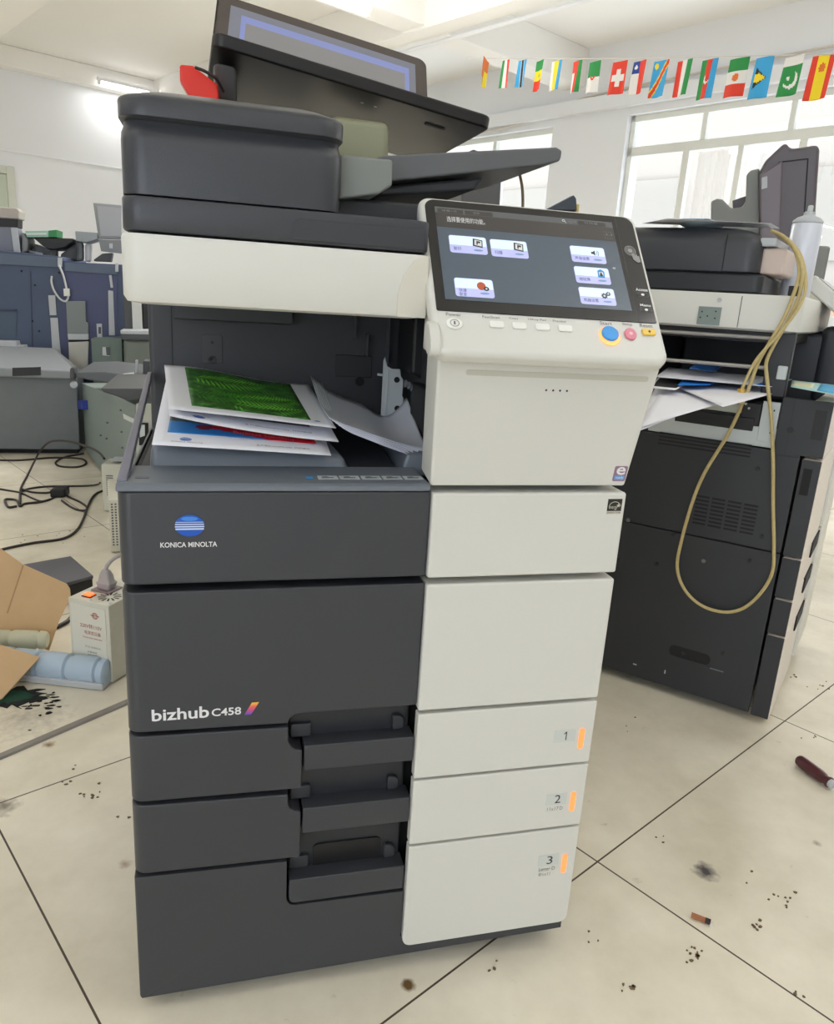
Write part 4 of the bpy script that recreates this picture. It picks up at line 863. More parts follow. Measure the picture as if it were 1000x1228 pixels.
flags = [(583, 71, 24, 15, lambda u, v: 'o' if v > .55 or u > .6 else 'y' if u < .45 else 'g', 'small folded orange, yellow and green flag, leftmost on the string'),
 (607, 72, 25, 10, st('gwr'), 'small flag of green, white and red upright stripes near the left end of the string'),
 (627, 72, 24, 11, f_bot, 'small light blue flag with a black centre stripe'), (648, 72.5, 27, 12, f_sen, 'small flag with green, yellow and red bands and a green dot'),
 (668, 73, 26, 13, st('wyyb'), 'small flag of white, yellow and blue upright stripes'), (693, 73, 28, 13, f_oma, 'small red, white and green flag with red corner'),
 (714, 73.5, 28, 15, f_alg, 'small flag, green above white with a red crescent'), (744, 73.5, 29, 17, f_swi, 'red flag with a white cross'),
 (768, 73, 29, 16, f_chi, 'white and red flag with a navy corner and white star'), (794, 72.5, 32, 17, f_drc, 'blue flag with a diagonal red and yellow stripe'),
 (822, 72, 31, 18, st('rrwwgg'), 'flag of red, white and light green upright stripes right of the diagonal-striped flag'), (852, 71, 34, 17, f_aze, 'flag of green, red and blue stripes with a white crescent'),
 (887.5, 69.5, 33, 20, f_mex, 'flag with green, white and red bands and a small central emblem'), (918, 68, 35, 19, f_luc, 'sky blue flag with a yellow and black triangle'),
 (954, 67, 33, 21, f_pak, 'green flag with a white crescent and white top band'), (989, 65.5, 37, 21, f_spa, 'red and yellow flag with an emblem, rightmost on the string')]
for i, (x, y, h, w, cfn, lab) in enumerate(flags):
    p0 = onb(x, y); sc = (p0-CAMP).length/FPX; W_ = w*sc; H_ = h*sc*1.02
    tw = random.uniform(-.18, .18) if i else .9
    U = (bd*math.cos(tw)+bn*math.sin(tw)).normalized(); W_ /= max(.3, abs(math.cos(tw)))
    def ff(u, v, p0=p0, U=U, W_=W_, H_=H_, i=i, N=U.cross(Vector((0, 0, 1)))):
        q = p0 + U*W_*(u-.5) + Vector((0, 0, -1))*H_*(1-v) + N*(.010*math.sin(u*5+i)*(1.2-v)) - bd*.07*H_*(1-v)
        if i == 0: q += U*.02*(1-v) + Vector((0, 0, 1))*H_*.35*max(0, u-.3)*(1-v)
        return q
    o = sheet('bunting_flag', ff, CM, None, nu=24, nv=30, solid=.0008, cf=lambda u, v, c=cfn: CK.index(c(u, v)), origin=p0); tag(o, lab, 'flag', 'small national flags on the bunting string')
# ================================================================== LEFT BACKGROUND
F39 = frame((0, 3.9, 0), (1, 0, 0), (0, 0, 1)); F35 = frame((0, 3.55, 0), (1, 0, 0), (0, 0, 1))
bm_ = thing('printing_press', 'large slate blue machine with stripped panels standing at the back left', 'machine', (-.9, 4.3, 0))
def B(name, L, d0, d1, m, fr=F39, parent=None, **k): return trace(name, fr, L, d0, d1, m, parent or bm_, **k)
q = tr2(F39, [(-70, 292), (75, 308), (76, 314), (152, 317)])
prism('body', [(q[0][0], .02), (q[3][0]+.10, .02), (q[3][0]+.10, q[3][1]), (q[2][0], q[2][1]), (q[1][0], q[1][1]), (q[0][0], q[0][1])], F39, -.8, 0, SLATE, bm_, bev=.006)
B('violet_panel', [(76, 313), (141, 318), (141, 440), (70, 440)], 0, .004, mat('slate_violet_paint', (72, 78, 112), .55, grain=.1, scale=8), bev=.001)  # right-hand panel in a more violet slate
B('top_rail', [(-40, 300), (75, 310), (75, 321), (-40, 315)], 0, .012, mat('slate_top', (84, 98, 118), .5), bev=.002)
B('top_rail', [(78, 315), (141, 319), (141, 330), (78, 325)], .004, .012, mat('slate_top'), bev=.002)
B('panel_seam', [(36, 325), (37.2, 325), (40, 425), (38.8, 425)], 0, .003, SLATE2)
B('service_plate', [(58, 354), (66.5, 354), (68, 378), (60, 378)], .002, .008, GREYL, bev=.001); B('service_plate', [(60.5, 381), (69.5, 381), (73.5, 427), (63.5, 427)], .002, .008, GREYL, bev=.001)
B('side_plate', [(130, 348), (136, 349), (138, 402), (131, 402)], .006, .012, GREYL, bev=.001); B('side_plate', [(116, 388), (122.5, 388), (123, 405), (117, 405)], .006, .012, GREYL, bev=.001)
B('plate_slot', [(118.5, 392), (121.5, 392), (121.5, 400), (118.5, 400)], .012, .014, GREYD)
B('control_plate', [(80, 361), (103, 361), (104, 386), (107, 387), (107, 400), (82, 400)], .006, .03, mat('plate_grey', (124, 130, 130), .5), bev=.003)
B('plate_band', [(82, 400), (107, 400), (107, 407), (83, 407)], .006, .03, GREYL, bev=.002); B('dark_gap', [(83, 407), (108, 407), (107, 410), (84, 410)], .006, .02, CORE)
B('white_door', [(83, 410), (107, 409), (106, 452), (85, 452)], .004, .03, mat('aged_white', (190, 188, 178), .5, grain=.08, scale=15), bev=.002)
B('blue_recess', [(-30, 371), (20, 371), (20, 404), (-30, 404)], .0, .005, mat('slate_teal', (66, 84, 104), .5)); B('recess_edge', [(-30, 371), (20, 371), (20, 372.6), (-30, 372.6)], .005, .02, SLATE2)
B('light_shelf', [(-30, 407), (24, 408), (25, 413), (33, 413), (34, 419), (-30, 419)], .0, .10, GREYL, bev=.003); B('shelf_underside', [(-30, 419), (31, 419), (28, 424), (-30, 424)], .0, .09, CORE)
for (x, y) in ((26, 325), (42, 342), (39, 385), (47, 397), (71, 327)): B('bolt', [(x-1, y-1), (x+1, y-1), (x+1, y+1), (x-1, y+1)], 0, .008, CORE)
B('cable_clip', [(70, 309), (75, 309), (75, 320), (70, 320)], .012, .02, GREYL, bev=.001)
WCB = mat('pale_cable', (200, 202, 202), .5)
def w39(L, d=.03):
    return [F39 @ Vector((a, b, d)) for a, b in tr2(F39, L)]
o = tube('pale_cable', w39([(72, 318), (77, 330), (81, 346), (83, 355), (80, 361), (73, 358), (66, 348), (63, 338), (63.5, 331)]), .0055, WCB, bm_)
B('cable_ferrite', [(78, 346), (84.5, 346), (85, 355), (78.5, 355)], .02, .05, mat('ferrite_white', (222, 222, 216), .5), bev=.002)
B('screw_row', [(131, 330), (134, 330), (136, 345), (133, 345)], .006, .014, GREYL)
B('side_pole', [(139, 316), (142, 316), (142, 326), (139, 326)], .0, .03, GREYL)
# things standing on it
F41 = frame((0, 4.15, 0), (1, 0, 0), (0, 0, 1))
ztop = lambda x: tr2(F39, [(x, 300+x*.11)])[0][1]
def on_top(nm, lab, cat, parts):
    xs = [p for nm_, L, *_ in parts for p in L]; t = thing(nm, lab, cat, (tr2(F41, [(sum(p[0] for p in xs)/len(xs), 300)])[0][0], 4.15, 1.04))
    for nm_, L, d0, d1, m, bv in parts: trace(nm_, F41, L, d0, d1, m, t, bev=bv)
    return t
on_top('display_stand', 'grey post with beige head and black collar at the left edge, on blue machine', 'stand', [('head', [(-22, 247), (20, 249), (23.5, 253), (23, 263), (-22, 260)], -.14, 0, mat('head_beige', (178, 170, 162), .5), .008),
  ('collar', [(-10, 260), (21, 262), (21, 273), (-10, 272)], -.12, -.01, BLK, .004), ('post', [(-14, 271), (21, 272), (25, 304), (-14, 304)], -.12, 0, mat('post_grey', (120, 122, 136), .4), .02), ('post_edge', [(13, 273), (21, 273), (25, 303), (17, 303)], 0, .006, GREYL, .002)])
on_top('paper_tray', 'black shallow tray on a stub with grey bracket, standing on the slate blue machine', 'tray', [('pan', [(39, 284.5), (88, 286), (89, 289), (77, 297), (66, 299.5), (58, 299), (50, 294)], -.25, 0, BLK, .008), ('stub', [(58, 299), (66, 299), (66, 312), (58, 312)], -.1, -.03, GREYD, .003),
  ('bracket', [(36, 291), (58, 300), (58, 312), (30, 304)], -.3, -.12, mat('bracket_grey', (120, 124, 126), .5), .004), ('bracket', [(88, 290), (89, 312), (68, 312), (70, 304)], -.24, -.08, mat('bracket_dark', (96, 98, 100), .5), .004), ('arm', [(30, 299), (49, 303), (49, 305.5), (32, 302)], -.1, -.06, GREYL, .002)])
on_top('carton', 'green and white flat box lying above the black tray on the slate blue machine', 'box', [('box_body', [(58, 276.5), (68, 275.5), (68, 284.5), (58, 284.5)], -.18, 0, mat('box_green', (46, 134, 76), .5), .002), ('box_label', [(30, 277), (58, 276.5), (58, 284.5), (32, 284.5)], -.18, .0, mat('box_pale_green', (150, 196, 170), .5), .002), ('box_stripe', [(31, 279.5), (56, 279), (56, 281.5), (32, 282)], 0, .003, mat('box_white', (220, 226, 222), .5), .0005)])
on_top('round_bin', 'grey rounded canister end beside the post on the slate blue machine', 'canister', [('shell', [(25, 278), (30, 280), (33, 287), (33, 296), (31, 302), (25, 304)], -.2, -.01, mat('canister_grey', (128, 130, 130), .4), .01)])
on_top('machine_hood', 'light grey hood on two cylinders standing on the slate blue machine', 'hood', [('hood_top', [(90, 277), (117, 279), (117, 287), (103, 291), (91, 289)], -.2, 0, mat('hood_grey', (150, 156, 158), .45), .005), ('cylinder', [(91, 289), (98, 290), (98, 313), (91, 313)], -.1, -.02, GREYM, .018), ('cylinder', [(101, 292), (108, 292), (107, 314), (101, 314)], -.1, -.02, GREYL, .012)])
on_top('flat_monitor', 'grey upright panel with small controls leaning beside the main copier, on the slate blue machine', 'monitor', [('panel', [(111.5, 243), (146, 246), (146, 287), (118, 286)], -.05, 0, mat('monitor_grey', (146, 148, 150), .45), .004), ('panel_inset', [(116, 247), (146, 250), (146, 284), (121, 283)], 0, .004, mat('monitor_inset', (158, 160, 164), .4), .001),
  ('lower_panel', [(118, 287), (146, 288), (146, 304), (121, 301)], -.05, -.004, mat('monitor_lower', (126, 128, 130), .45), .002), ('dial', [(131, 292), (135, 292), (135, 298), (131, 298)], -.004, .006, GREYL, .002), ('foot', [(112, 311), (122, 304), (134, 303), (132, 314), (112, 313)], -.1, -.02, GREYD, .003)])
# grey counter machine in front of it
gc = thing('counter_cabinet', 'low grey cabinet with sloping light top in front of the slate blue machine', 'cabinet', (-1.1, 3.7, 0))
q = tr2(F35, [(-60, 450), (94, 449), (98, 534), (-60, 546)])
xa, xb = q[0][0], q[1][0]; zt = q[1][1]
put('front_panel', [(xa, 3.55, .03), (q[2][0]-.01, 3.55, .03), (q[2][0]-.01, 3.77, .03), (xa, 3.77, .03), (xa, 3.55, zt-.02), (xb-.01, 3.55, zt-.02), (xb-.01, 3.77, zt-.02), (xa, 3.77, zt-.02)], [(3, 2, 1, 0), (4, 5, 6, 7), (0, 1, 5, 4), (1, 2, 6, 5), (2, 3, 7, 6), (3, 0, 4, 7)], GREYM, gc, bev=.006)
put('sloping_top', [(xa, 3.50, zt-.02), (xb+.0, 3.50, zt-.02), (xb+.0, 3.79, zt-.02), (xa, 3.79, zt-.02), (xa, 3.50, zt+.03), (xb+.0, 3.50, zt+.02), (-.78, 3.79, zt+.115), (xa, 3.79, zt+.115)], [(3, 2, 1, 0), (4, 5, 6, 7), (0, 1, 5, 4), (1, 2, 6, 5), (2, 3, 7, 6), (3, 0, 4, 7)], mat('counter_top_grey', (136, 140, 144), .5), gc, bev=.008)
F349 = frame((0, 3.498, 0), (1, 0, 0), (0, 0, 1)); trace('dark_strip', F349, [(15, 441), (49, 440), (49, 450), (15, 451)], 0, .003, BLK, gc)
box('plinth', (xa, 3.60, .0), (q[2][0]-.03, 3.75, .03), CORE, gc)
lathe('side_knob', [(0, 0), (.018, 0), (.018, .02), (0, .024)], frame(F35 @ Vector(tr2(F35, [(89, 461)])[0]+(0,)), (1, 0, 0), (0, 0, 1)), GREYL, gc, n=16)
# green-grey finisher unit with side facing us
A0 = atz(100, 540); A1 = atz(162, 621); A0.z = A1.z = 0; dirv = (A1-A0).normalized(); ang = math.atan2(dirv.y, dirv.x)
GFm = frame(A0, dirv, (0, 0, 1)); Lg = (A1-A0).length
ff = thing('finisher_cabinet', 'pale green-grey metal unit with blue clip on its side, left of the main copier', 'cabinet', A0)
nrm = GFm.to_3x3() @ Vector((0, 0, 1)); sgn = -1
z0_, z1_ = tr2(GFm, [(95, 461)])[0], tr2(GFm, [(162, 485)])[0]
prism('side_panel', [(.08, .02), (Lg, .02), (z1_[0]+.0, z1_[1]), (.08, z0_[1]+.02)], GFm, -.22, 0, GREENM, ff, bev=.004)
trace('blue_clip', GFm, [(96, 480), (105, 480), (106, 491), (97, 491)], 0, .03, mat('clip_blue', (36, 56, 150), .4), ff, bev=.004)
trace('paper_note', GFm, [(148, 496), (161, 502), (161, 508), (149, 502)], 0, .002, mat('note_white', (206, 212, 208), .6), ff)
for (x, y) in ((129, 507), (145, 492), (146, 518), (121, 522), (128, 526), (147, 537)): trace('panel_bolt', GFm, [(x-.7, y-.9), (x+.7, y-.9), (x+.7, y+.9), (x-.7, y+.9)], 0, .004, GREYD, ff)
F20 = frame((0, 2.18, 0), (1, 0, 0), (0, 0, 1))
trace('dark_top', F20, [(120, 466), (184, 466), (184, 478), (150, 479), (124, 470)], -.5, 0, GREYD, ff, bev=.006)
trace('front_edge', F20, [(163, 484), (185, 484), (185, 625), (164, 623)], -.02, .0, mat('beige_edge', (176, 178, 166), .5), ff, bev=.003)
trace('front_hole', F20, [(166, 507), (178, 507), (178, 532), (167, 534)], .0, .004, CORE, ff); trace('hole_fitting', F20, [(168, 509), (174, 509), (174, 522), (168, 524)], .004, .012, METAL, ff, bev=.002)
F24 = frame((0, 2.75, 0), (1, 0, 0), (0, 0, 1))
tt = thing('output_shelf', 'dark slanted shelf with a curled paper corner lying on the green-grey metal unit', 'shelf', tuple(F24 @ Vector(tr2(F24, [(140, 460)])[0]+(0,))))
trace('shelf_plate', F24, [(90, 447), (125, 446), (160, 450), (186, 452), (186, 463), (150, 463), (120, 458), (92, 453)], -.5, 0, mat('shelf_grey', (88, 92, 96), .45), tt, bev=.006)
trace('side_guide', F24, [(160, 434), (163, 434), (163, 452), (160, 452)], -.1, -.08, GREYL, tt, bev=.001); trace('side_guide', F24, [(170, 434), (182, 435), (182, 455), (170, 452)], -.15, -.05, GREYD, tt, bev=.004)
trace('paper_corner', F24, [(145, 449), (160, 447), (161, 453), (152, 453)], -.02, .004, mat('note_white'), tt)
trace('shelf_knob', F24, [(84, 441), (89, 440), (91, 455), (84, 455)], -.08, .01, GREYD, tt, bev=.008)
# green unit behind it and the copier leg seen under the scanner
F33 = frame((0, 3.76, 0), (1, 0, 0), (0, 0, 1))
gb = thing('electrical_cabinet', 'grey-green cabinet with a square latch behind the dark slanted shelf', 'cabinet', tuple(F33 @ Vector(tr2(F33, [(127, 460)])[0]+(-.2,)))); 
q = tr2(F33, [(109, 406), (146, 405), (147, 470), (107, 470)])
prism('body', [(q[0][0], .02), (q[1][0], .02), (q[1][0], q[1][1]), (q[0][0], q[0][1])], F33, -.12, 0, mat('cabinet_green', (100, 114, 106), .5, grain=.08, scale=10), gb, bev=.004)
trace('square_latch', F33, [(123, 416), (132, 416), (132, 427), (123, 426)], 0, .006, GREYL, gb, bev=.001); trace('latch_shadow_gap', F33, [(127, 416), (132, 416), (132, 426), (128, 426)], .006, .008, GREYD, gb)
F30 = frame((0, 3.70, 0), (1, 0, 0), (0, 0, 1))
gd = thing('column_unit', 'grey-green column with round grey cap and white post, just left of the main copier tray', 'machine', tuple(F30 @ Vector(tr2(F30, [(165, 460)])[0]+(-.2,))))
q = tr2(F30, [(147, 400), (186, 400)]); zz = tr2(F30, [(150, 407)])[0][1]
prism('column', rect(q[0][0], .02, q[1][0]+.05, zz), F30, -.15, 0, mat('column_green', (108, 114, 106), .45), gd, bev=.02); trace('cap', F30, [(144, 395), (190, 395), (190, 407), (146, 406)], -.17, .02, GREYL, gd, bev=.012)
trace('cap_band', F30, [(145, 400), (190, 401), (190, 408), (147, 407)], .02, .026, GREYD, gd, bev=.003)
trace('white_post', F30, [(156, 355), (168, 356), (170, 396), (158, 396)], -.15, -.05, mat('post_white', (206, 208, 206), .5), gd, bev=.004); trace('dark_side', F30, [(146, 350), (156, 350), (158, 396), (148, 396)], -.15, -.06, GREYD, gd, bev=.003); trace('dark_side', F30, [(169, 350), (190, 350), (190, 396), (171, 396)], -.15, -.06, BLK, gd, bev=.003)
# ------------------------------------------------------------------ white vented boxes
def ventbox(nm, lab, base_px, w, dpt, h, rz, base=None):
    p = atz(*base_px); t = thing(nm, lab, 'power unit', (p.x, p.y, 0), rz); CUR[0] = Matrix.Translation((p.x, p.y, 0)) @ Matrix.Rotation(rz, 4, 'Z')
    box('case', (0, 0, .004), (w, dpt, h), OFFW, t, .006); return t
t = ventbox('voltage_stabilizer', 'small beige vented power box standing on the floor where the black cords meet', (124, 614), .135, .12, .205, R(-8))
for j in range(2):
    for k in range(10): prism('vent_slot', rect(.018+.058*j, .155-.009*k, .046+.058*j, .159-.009*k), FR, .0, .0006, GREYD, t)
box('top_plate', (.03, .02, .215), (.11, .10, .218), GREYL, t, .002); CUR[0] = I4
t = ventbox('power_strip_case', 'narrow beige box with perforated side tight against the main copier', (133, 664), .10, .30, .20, R(8))
for k in range(16):
    for j in range(2): prism('vent_hole', rect(.008+.012*j, .18-.010*k, .014+.012*j, .185-.010*k), FR, 0, .0006, GREYD, t)
CUR[0] = I4
# ------------------------------------------------------------------ transformer 220V to 110V
tp = atz(135, 821); ta = R(-33)
TFr = Matrix.Translation((tp.x, tp.y, 0)) @ Matrix.Rotation(ta, 4, 'Z'); CUR[0] = TFr
tx = thing('voltage_transformer', 'beige 220V to 110V transformer box with glowing switch and plug on its top', 'transformer', (tp.x, tp.y, 0), ta)
# corner at origin, front face runs to -x
WT, DT, HT = .118, .16, .205
case = box('case', (-WT, 0, .004), (0, DT, HT), OFFW, tx, .0025)
prism('front_plate', rect(-WT+.008, .012, -.010, HT-.012), FR, 0, .0012, mat('plate_beige', (214, 212, 198), .5), tx, bev=.0004)
FX = frame((0, 0, 0), (1, 0, 0), (0, 0, 1)); TI = mat('ink_maroon', (168, 84, 76), .6)
text('220V转110V', -.085, -.022, .136, .148, FX, TI, tx, d=.0016); text('电源变压器', -.073, -.026, .120, .130, FX, TI, tx, d=.0016); text('TRANSFORMER', -.080, -.022, .110, .1135, FX, TI, tx, d=.0016)
text('KVJ-3000VA', -.073, -.028, .084, .090, FX, INKG, tx, d=.0016)
for k in range(4): text('容量频率', -.068, -.040, .072-.008*k, .077-.008*k, FX, INKG, tx, d=.0016)
k = 24; put('round_mark', [FX @ Vector((x, y, .0016)) for x, y in ell(-.040, .172, .0085, .0085, k)+ell(-.040, .172, .0070, .0070, k)], [[i, (i+1) % k, k+(i+1) % k, k+i] for i in range(k)], TI, tx, smooth=False)
text('e', -.0455, -.0345, .1665, .1775, FX, TI, tx, d=.0018); prism('mark_bar', rect(-.053, .1715, -.028, .1728), FX, .0012, .0017, TI, tx)
box('switch_frame', (-.095, .018, HT), (-.068, .040, HT+.002), BLK, tx, .0008); box('switch_lamp', (-.092, .021, HT+.002), (-.071, .037, HT+.006), mat('switch_glow', (255, 90, 40), .4, emit=2.6, ecol=(255, 90, 40)), tx, .001)['label'] = 'glowing orange-red switch'
box('socket', (-.100, .055, HT), (-.045, .105, HT+.004), mat('socket_mauve', (132, 118, 118), .5), tx, .0015)
for i in range(12):
    a = R(30*i); c, s = math.cos(a), math.sin(a); put('fan_slot', [( -.034+r*math.cos(a+o_), .045+r*math.sin(a+o_), HT+.0006) for r, o_ in ((.010, -.13), (.027, -.10), (.027, .10), (.010, .13))], [[0, 1, 2, 3]], CORE, tx, smooth=False)
for x, y in ((-.008, .016), (-.008, .074), (-.06, .010)): lathe('screw', [(.003, 0), (.003, .0015), (0, .002)], frame((x, y, HT), (1, 0, 0), (0, 1, 0)), METAL, tx, n=12)
pg = thing('power_plug', 'pale grey mains plug and cord inserted in the top of the transformer', 'plug', TFr @ Vector((-.072, .08, HT+.004)))
loft('plug_body', [[(x, y, z) for x, y in rr(-.072-w, .08-w*.8, -.072+w, .08+w*.8, .006)] for z, w in ((HT+.005, .017), (HT+.020, .021), (HT+.024, .017), (HT+.040, .014), (HT+.052, .009))], mat('plug_grey', (168, 162, 160), .5), pg)
tube('cord', [(-.072, .08, HT+.050), (-.070, .085, HT+.064), (-.055, .10, HT+.082), (-.02, .13, HT+.098), (.04, .19, HT+.10)], .0048, mat('plug_grey'), pg)
CUR[0] = I4
# ------------------------------------------------------------------ toner bottles, cardboard, tray, cords
def bottle(lab, a, b, r, m, m2, name='toner_bottle'):
    ax = (b-a); L_ = ax.length; fr = frame(a, ax.normalized().cross(Vector((0, 0, 1))), Vector((0, 0, 1))); fr = frame(a, ax.normalized().orthogonal(), ax.normalized().cross(ax.normalized().orthogonal()))
    if (fr.to_3x3() @ Vector((0, 0, 1))).dot(ax) < 0: fr = frame(a, ax.normalized().cross(ax.normalized().orthogonal()), ax.normalized().orthogonal())
    t = thing(name, lab, 'toner bottle', a)
    pr = [(0, 0), (r*.82, 0), (r*.97, .006)]; n = 4; s = L_/n
    for k in range(n):
        h = k*s; pr += [(r, h+.006), (r, h+s-.010), (r*.84, h+s-.005), (r*.84, h+s-.002)]
    pr += [(r*.97, L_), (r*.95, L_+.012), (r*.75, L_+.018), (0, L_+.018)]
    lathe('bottle_body', pr, fr, m, t, n=28); lathe('end_cap', [(0, -.012), (r*.6, -.012), (r*.66, 0), (0, .002)], fr, m2, t, n=24)
    # rail along the belly
    return t, fr
TB = mat('bottle_blue', (172, 190, 206), .35)
e0 = atz(131, 829); b0 = Vector((e0.x-.018, e0.y+.035, .036)); d_ = (atz(30, 815)-atz(128, 826)); d_.z = 0; d_.normalize()
t_, fr = bottle('pale blue ribbed toner bottle lying on the floor in front of the transformer', b0+d_*.30, b0, .034, TB, GREYL)
sd = Vector((-d_.y, d_.x, 0)); 
put('bottle_rail', [b0+d_*x+sd*y+Vector((0, 0, z)) for x, y, z in ((-.016, -.020, -.035), (.29, -.020, -.035), (.29, .030, -.035), (-.016, .030, -.035), (-.016, -.024, -.016), (.29, -.024, -.016), (.29, .034, -.016), (-.016, .034, -.016))], [(3, 2, 1, 0), (4, 5, 6, 7), (0, 1, 5, 4), (1, 2, 6, 5), (2, 3, 7, 6), (3, 0, 4, 7)], mat('rail_pale', (188, 192, 194), .4), t_, bev=.003)
e1 = atz(47, 800); c1 = Vector((e1.x, e1.y+.03, .060))
bottle('cream toner bottle lying on the cardboard above the pale blue bottle', c1+Vector((-.26, .02, .012)), c1, .024, mat('bottle_cream', (206, 204, 176), .4), GREYL)
# cardboard box with flaps
cb = thing('cardboard_box', 'opened brown cardboard box with raised flaps at the left edge of the photo', 'box', tuple(atz(0, 800)))
def flap(name, L, m=CARD, th=.004):
    P_ = [p[2] if len(p) == 3 and isinstance(p[2], Vector) else None for p in L]
    return None
def slab(name, pts, m, parent, th=.004, bev=.001):
    n = (pts[1]-pts[0]).cross(pts[2]-pts[0]).normalized()*th/2; k = len(pts)
    return put(name, [p-n for p in pts]+[p+n for p in pts], [list(range(k))[::-1], list(range(k, 2*k))]+[[i, (i+1) % k, k+(i+1) % k, k+i] for i in range(k)], m, parent, bev=bev, seg=1)
# big raised flap: plane leaning back
c_bl = atz(0, 805); nb = Vector((.25, -1, .55)).normalized(); pb = atz(58, 789) + Vector((0, 0, .015))
fl = [atp(x, y, pb, nb) for x, y in ((-45, 770), (0, 764), (59, 780), (72, 742), (85, 716), (84, 706), (80, 700), (28, 677), (0, 657), (-45, 625))]
slab('raised_flap', fl, CARD, cb, .005)
fold = [atp(x, y, pb, nb) + nb*.0028 for x, y in ((8, 735), (27, 678), (28.5, 678.5), (9.5, 736))]
slab('fold_crease', fold, mat('cardboard_crease', (176, 140, 96), .8), cb, .0008, 0)
n2_ = Vector((.1, -.75, .65)).normalized(); p2_ = atz(3, 838) + Vector((0, 0, .012))
slab('near_flap', [atp(x, y, p2_, n2_) for x, y in ((-45, 865), (3, 838), (48, 788), (0, 773), (-45, 760))], CARD, cb, .005)
slab('box_bottom', [Vector((p.x, p.y, .004)) for p in (atz(-60, 850), atz(-5, 838), atz(-8, 812), atz(-60, 800))], CARD, cb, .006)
# toner spill
rnd = random.Random(3); c = atz(22, 838); 
def blob(name, cx, cy, rx, ry, m, h, parent=None, n=40, j=.35):
    ring = [(cx+rx*(1+j*rnd.uniform(-1, 1))*math.cos(2*math.pi*i/n), cy+ry*(1+j*rnd.uniform(-1, 1))*math.sin(2*math.pi*i/n)) for i in range(n)]
    return prism(name, ring, TOP, .0005, h, m, parent)
sp = blob('toner_spill', c.x-.02, c.y+.0, .075, .05, mat('toner_black', (20, 22, 22), .9), .0016, origin=None) if False else None
so = thing('toner_spill', 'black and green toner powder spilled on the floor under the cardboard flap', 'spill', (c.x, c.y, 0))
blob('black_powder', c.x-.03, c.y+.005, .085, .045, mat('toner_black', (20, 22, 22), .9), .0016, so); blob('green_powder', c.x-.025, c.y+.008, .05, .030, mat('toner_green', (16, 62, 44), .9), .0024, so, j=.25)
for k in range(26):
    q = atz(40+rnd.uniform(-12, 32), 846+rnd.gauss(0, 7)); blob('powder_speck', q.x, q.y, rnd.uniform(.002, .010), rnd.uniform(.0015, .005), mat('toner_black'), .0012, so, n=9)
# dark flat unit lying on the floor
dx = thing('toner_tray', 'flat dark grey plastic unit lying on the floor behind the cardboard flap', 'tray', tuple(atz(80, 700)))
FT_ = frame((0, 0, 0), (1, 0, 0), (0, 1, 0)); zt_ = .055
top_ = [atz(x, y, zt_) for x, y in ((31, 676), (86, 666), (112, 687), (79, 698), (50, 690))]
top_ = [atz(x, y, zt_) for x, y in ((25, 677), (85, 666.5), (112, 690), (82, 698), (60, 706))]
put('lid', [Vector((p.x, p.y, zt_)) for p in top_]+[Vector((p.x, p.y, zt_-.012)) for p in top_], [list(range(5)), list(range(5, 10))[::-1]]+[[i, (i+1) % 5, 5+(i+1) % 5, 5+i] for i in range(5)], mat('unit_grey', (84, 84, 90), .5), dx, bev=.003)
cc = sum(top_, Vector())/5
put('tray_body', [Vector((cc.x+(p.x-cc.x)*.97, cc.y+(p.y-cc.y)*.97, z)) for z in (zt_-.012, .002) for p in top_], [list(range(5)), list(range(5, 10))[::-1]]+[[i, (i+1) % 5, 5+(i+1) % 5, 5+i] for i in range(5)], BLK, dx, bev=.003)
# grey floor strip
s0, s1 = atz(-30, 921), atz(200, 822); sdv = (s1-s0).normalized(); sn = Vector((-sdv.y, sdv.x, 0))*.011
o = put('floor_cable_cover', [s0-sn+Vector((0, 0, .0005)), s1-sn+Vector((0, 0, .0005)), s1+sn+Vector((0, 0, .0005)), s0+sn+Vector((0, 0, .0005)), s0-sn*.7+Vector((0, 0, .004)), s1-sn*.7+Vector((0, 0, .004)), s1+sn*.7+Vector((0, 0, .004)), s0+sn*.7+Vector((0, 0, .004))], [(3, 2, 1, 0), (4, 5, 6, 7), (0, 1, 5, 4), (1, 2, 6, 5), (2, 3, 7, 6), (3, 0, 4, 7)], mat('strip_floor_grey', (140, 134, 126), .6, grain=.15, scale=30), origin=s0.lerp(s1, .5)); tag(o, 'flat grey cable strip running across the floor tiles left of the main copier', 'cable cover')
# black cords on the floor
def fcord(nm, lab, L, r=.0045, m=CORD, cat='cord', extra=None):
    pts = []
    for p in L: q = atz(p[0], p[1], (p[2] if len(p) > 2 else r)); pts.append(q)
    o = tube(nm, pts, r, m, None, origin=pts[0]); tag(o, lab, cat); return o
fcord('loose_cable', 'black cord coming along the floor from the lower left to beside the main copier', [(-20, 665), (8, 657.5), (40, 651), (75, 646), (92, 636), (100, 622), (105, 608), (112, 595), (122, 589), (140, 586)], .005)
fcord('loose_cable', 'black cord arching up from the floor to the top of the beige vented box', [(24, 604), (25, 586), (32, 572), (42, 552, .04), (48, 541, .08), (58, 531, .13), (72, 528.5, .16), (90, 531, .18), (108, 537, .20), (119, 543, .215), (125, 550, .222)], .005)
fcord('loose_cable', 'thin black cord crossing the floor from the left edge to the plug', [(-15, 584), (10, 588), (25, 591), (38, 597), (50, 601), (62, 598), (68, 594)], .004)
fcord('loose_cable', 'black cord running along the floor into the side of the beige vented box', [(24, 590), (35, 586), (55, 583.5), (80, 583), (105, 582.5), (117, 581, .012), (120, 579, .03)], .0045)
fcord('loose_cable', 'black looped cord lying far back in front of the grey cabinet', [(-20, 551), (20, 552), (60, 549), (85, 549), (100, 551), (103, 556), (92, 560), (72, 559), (67, 554), (78, 548), (100, 544)], .005)
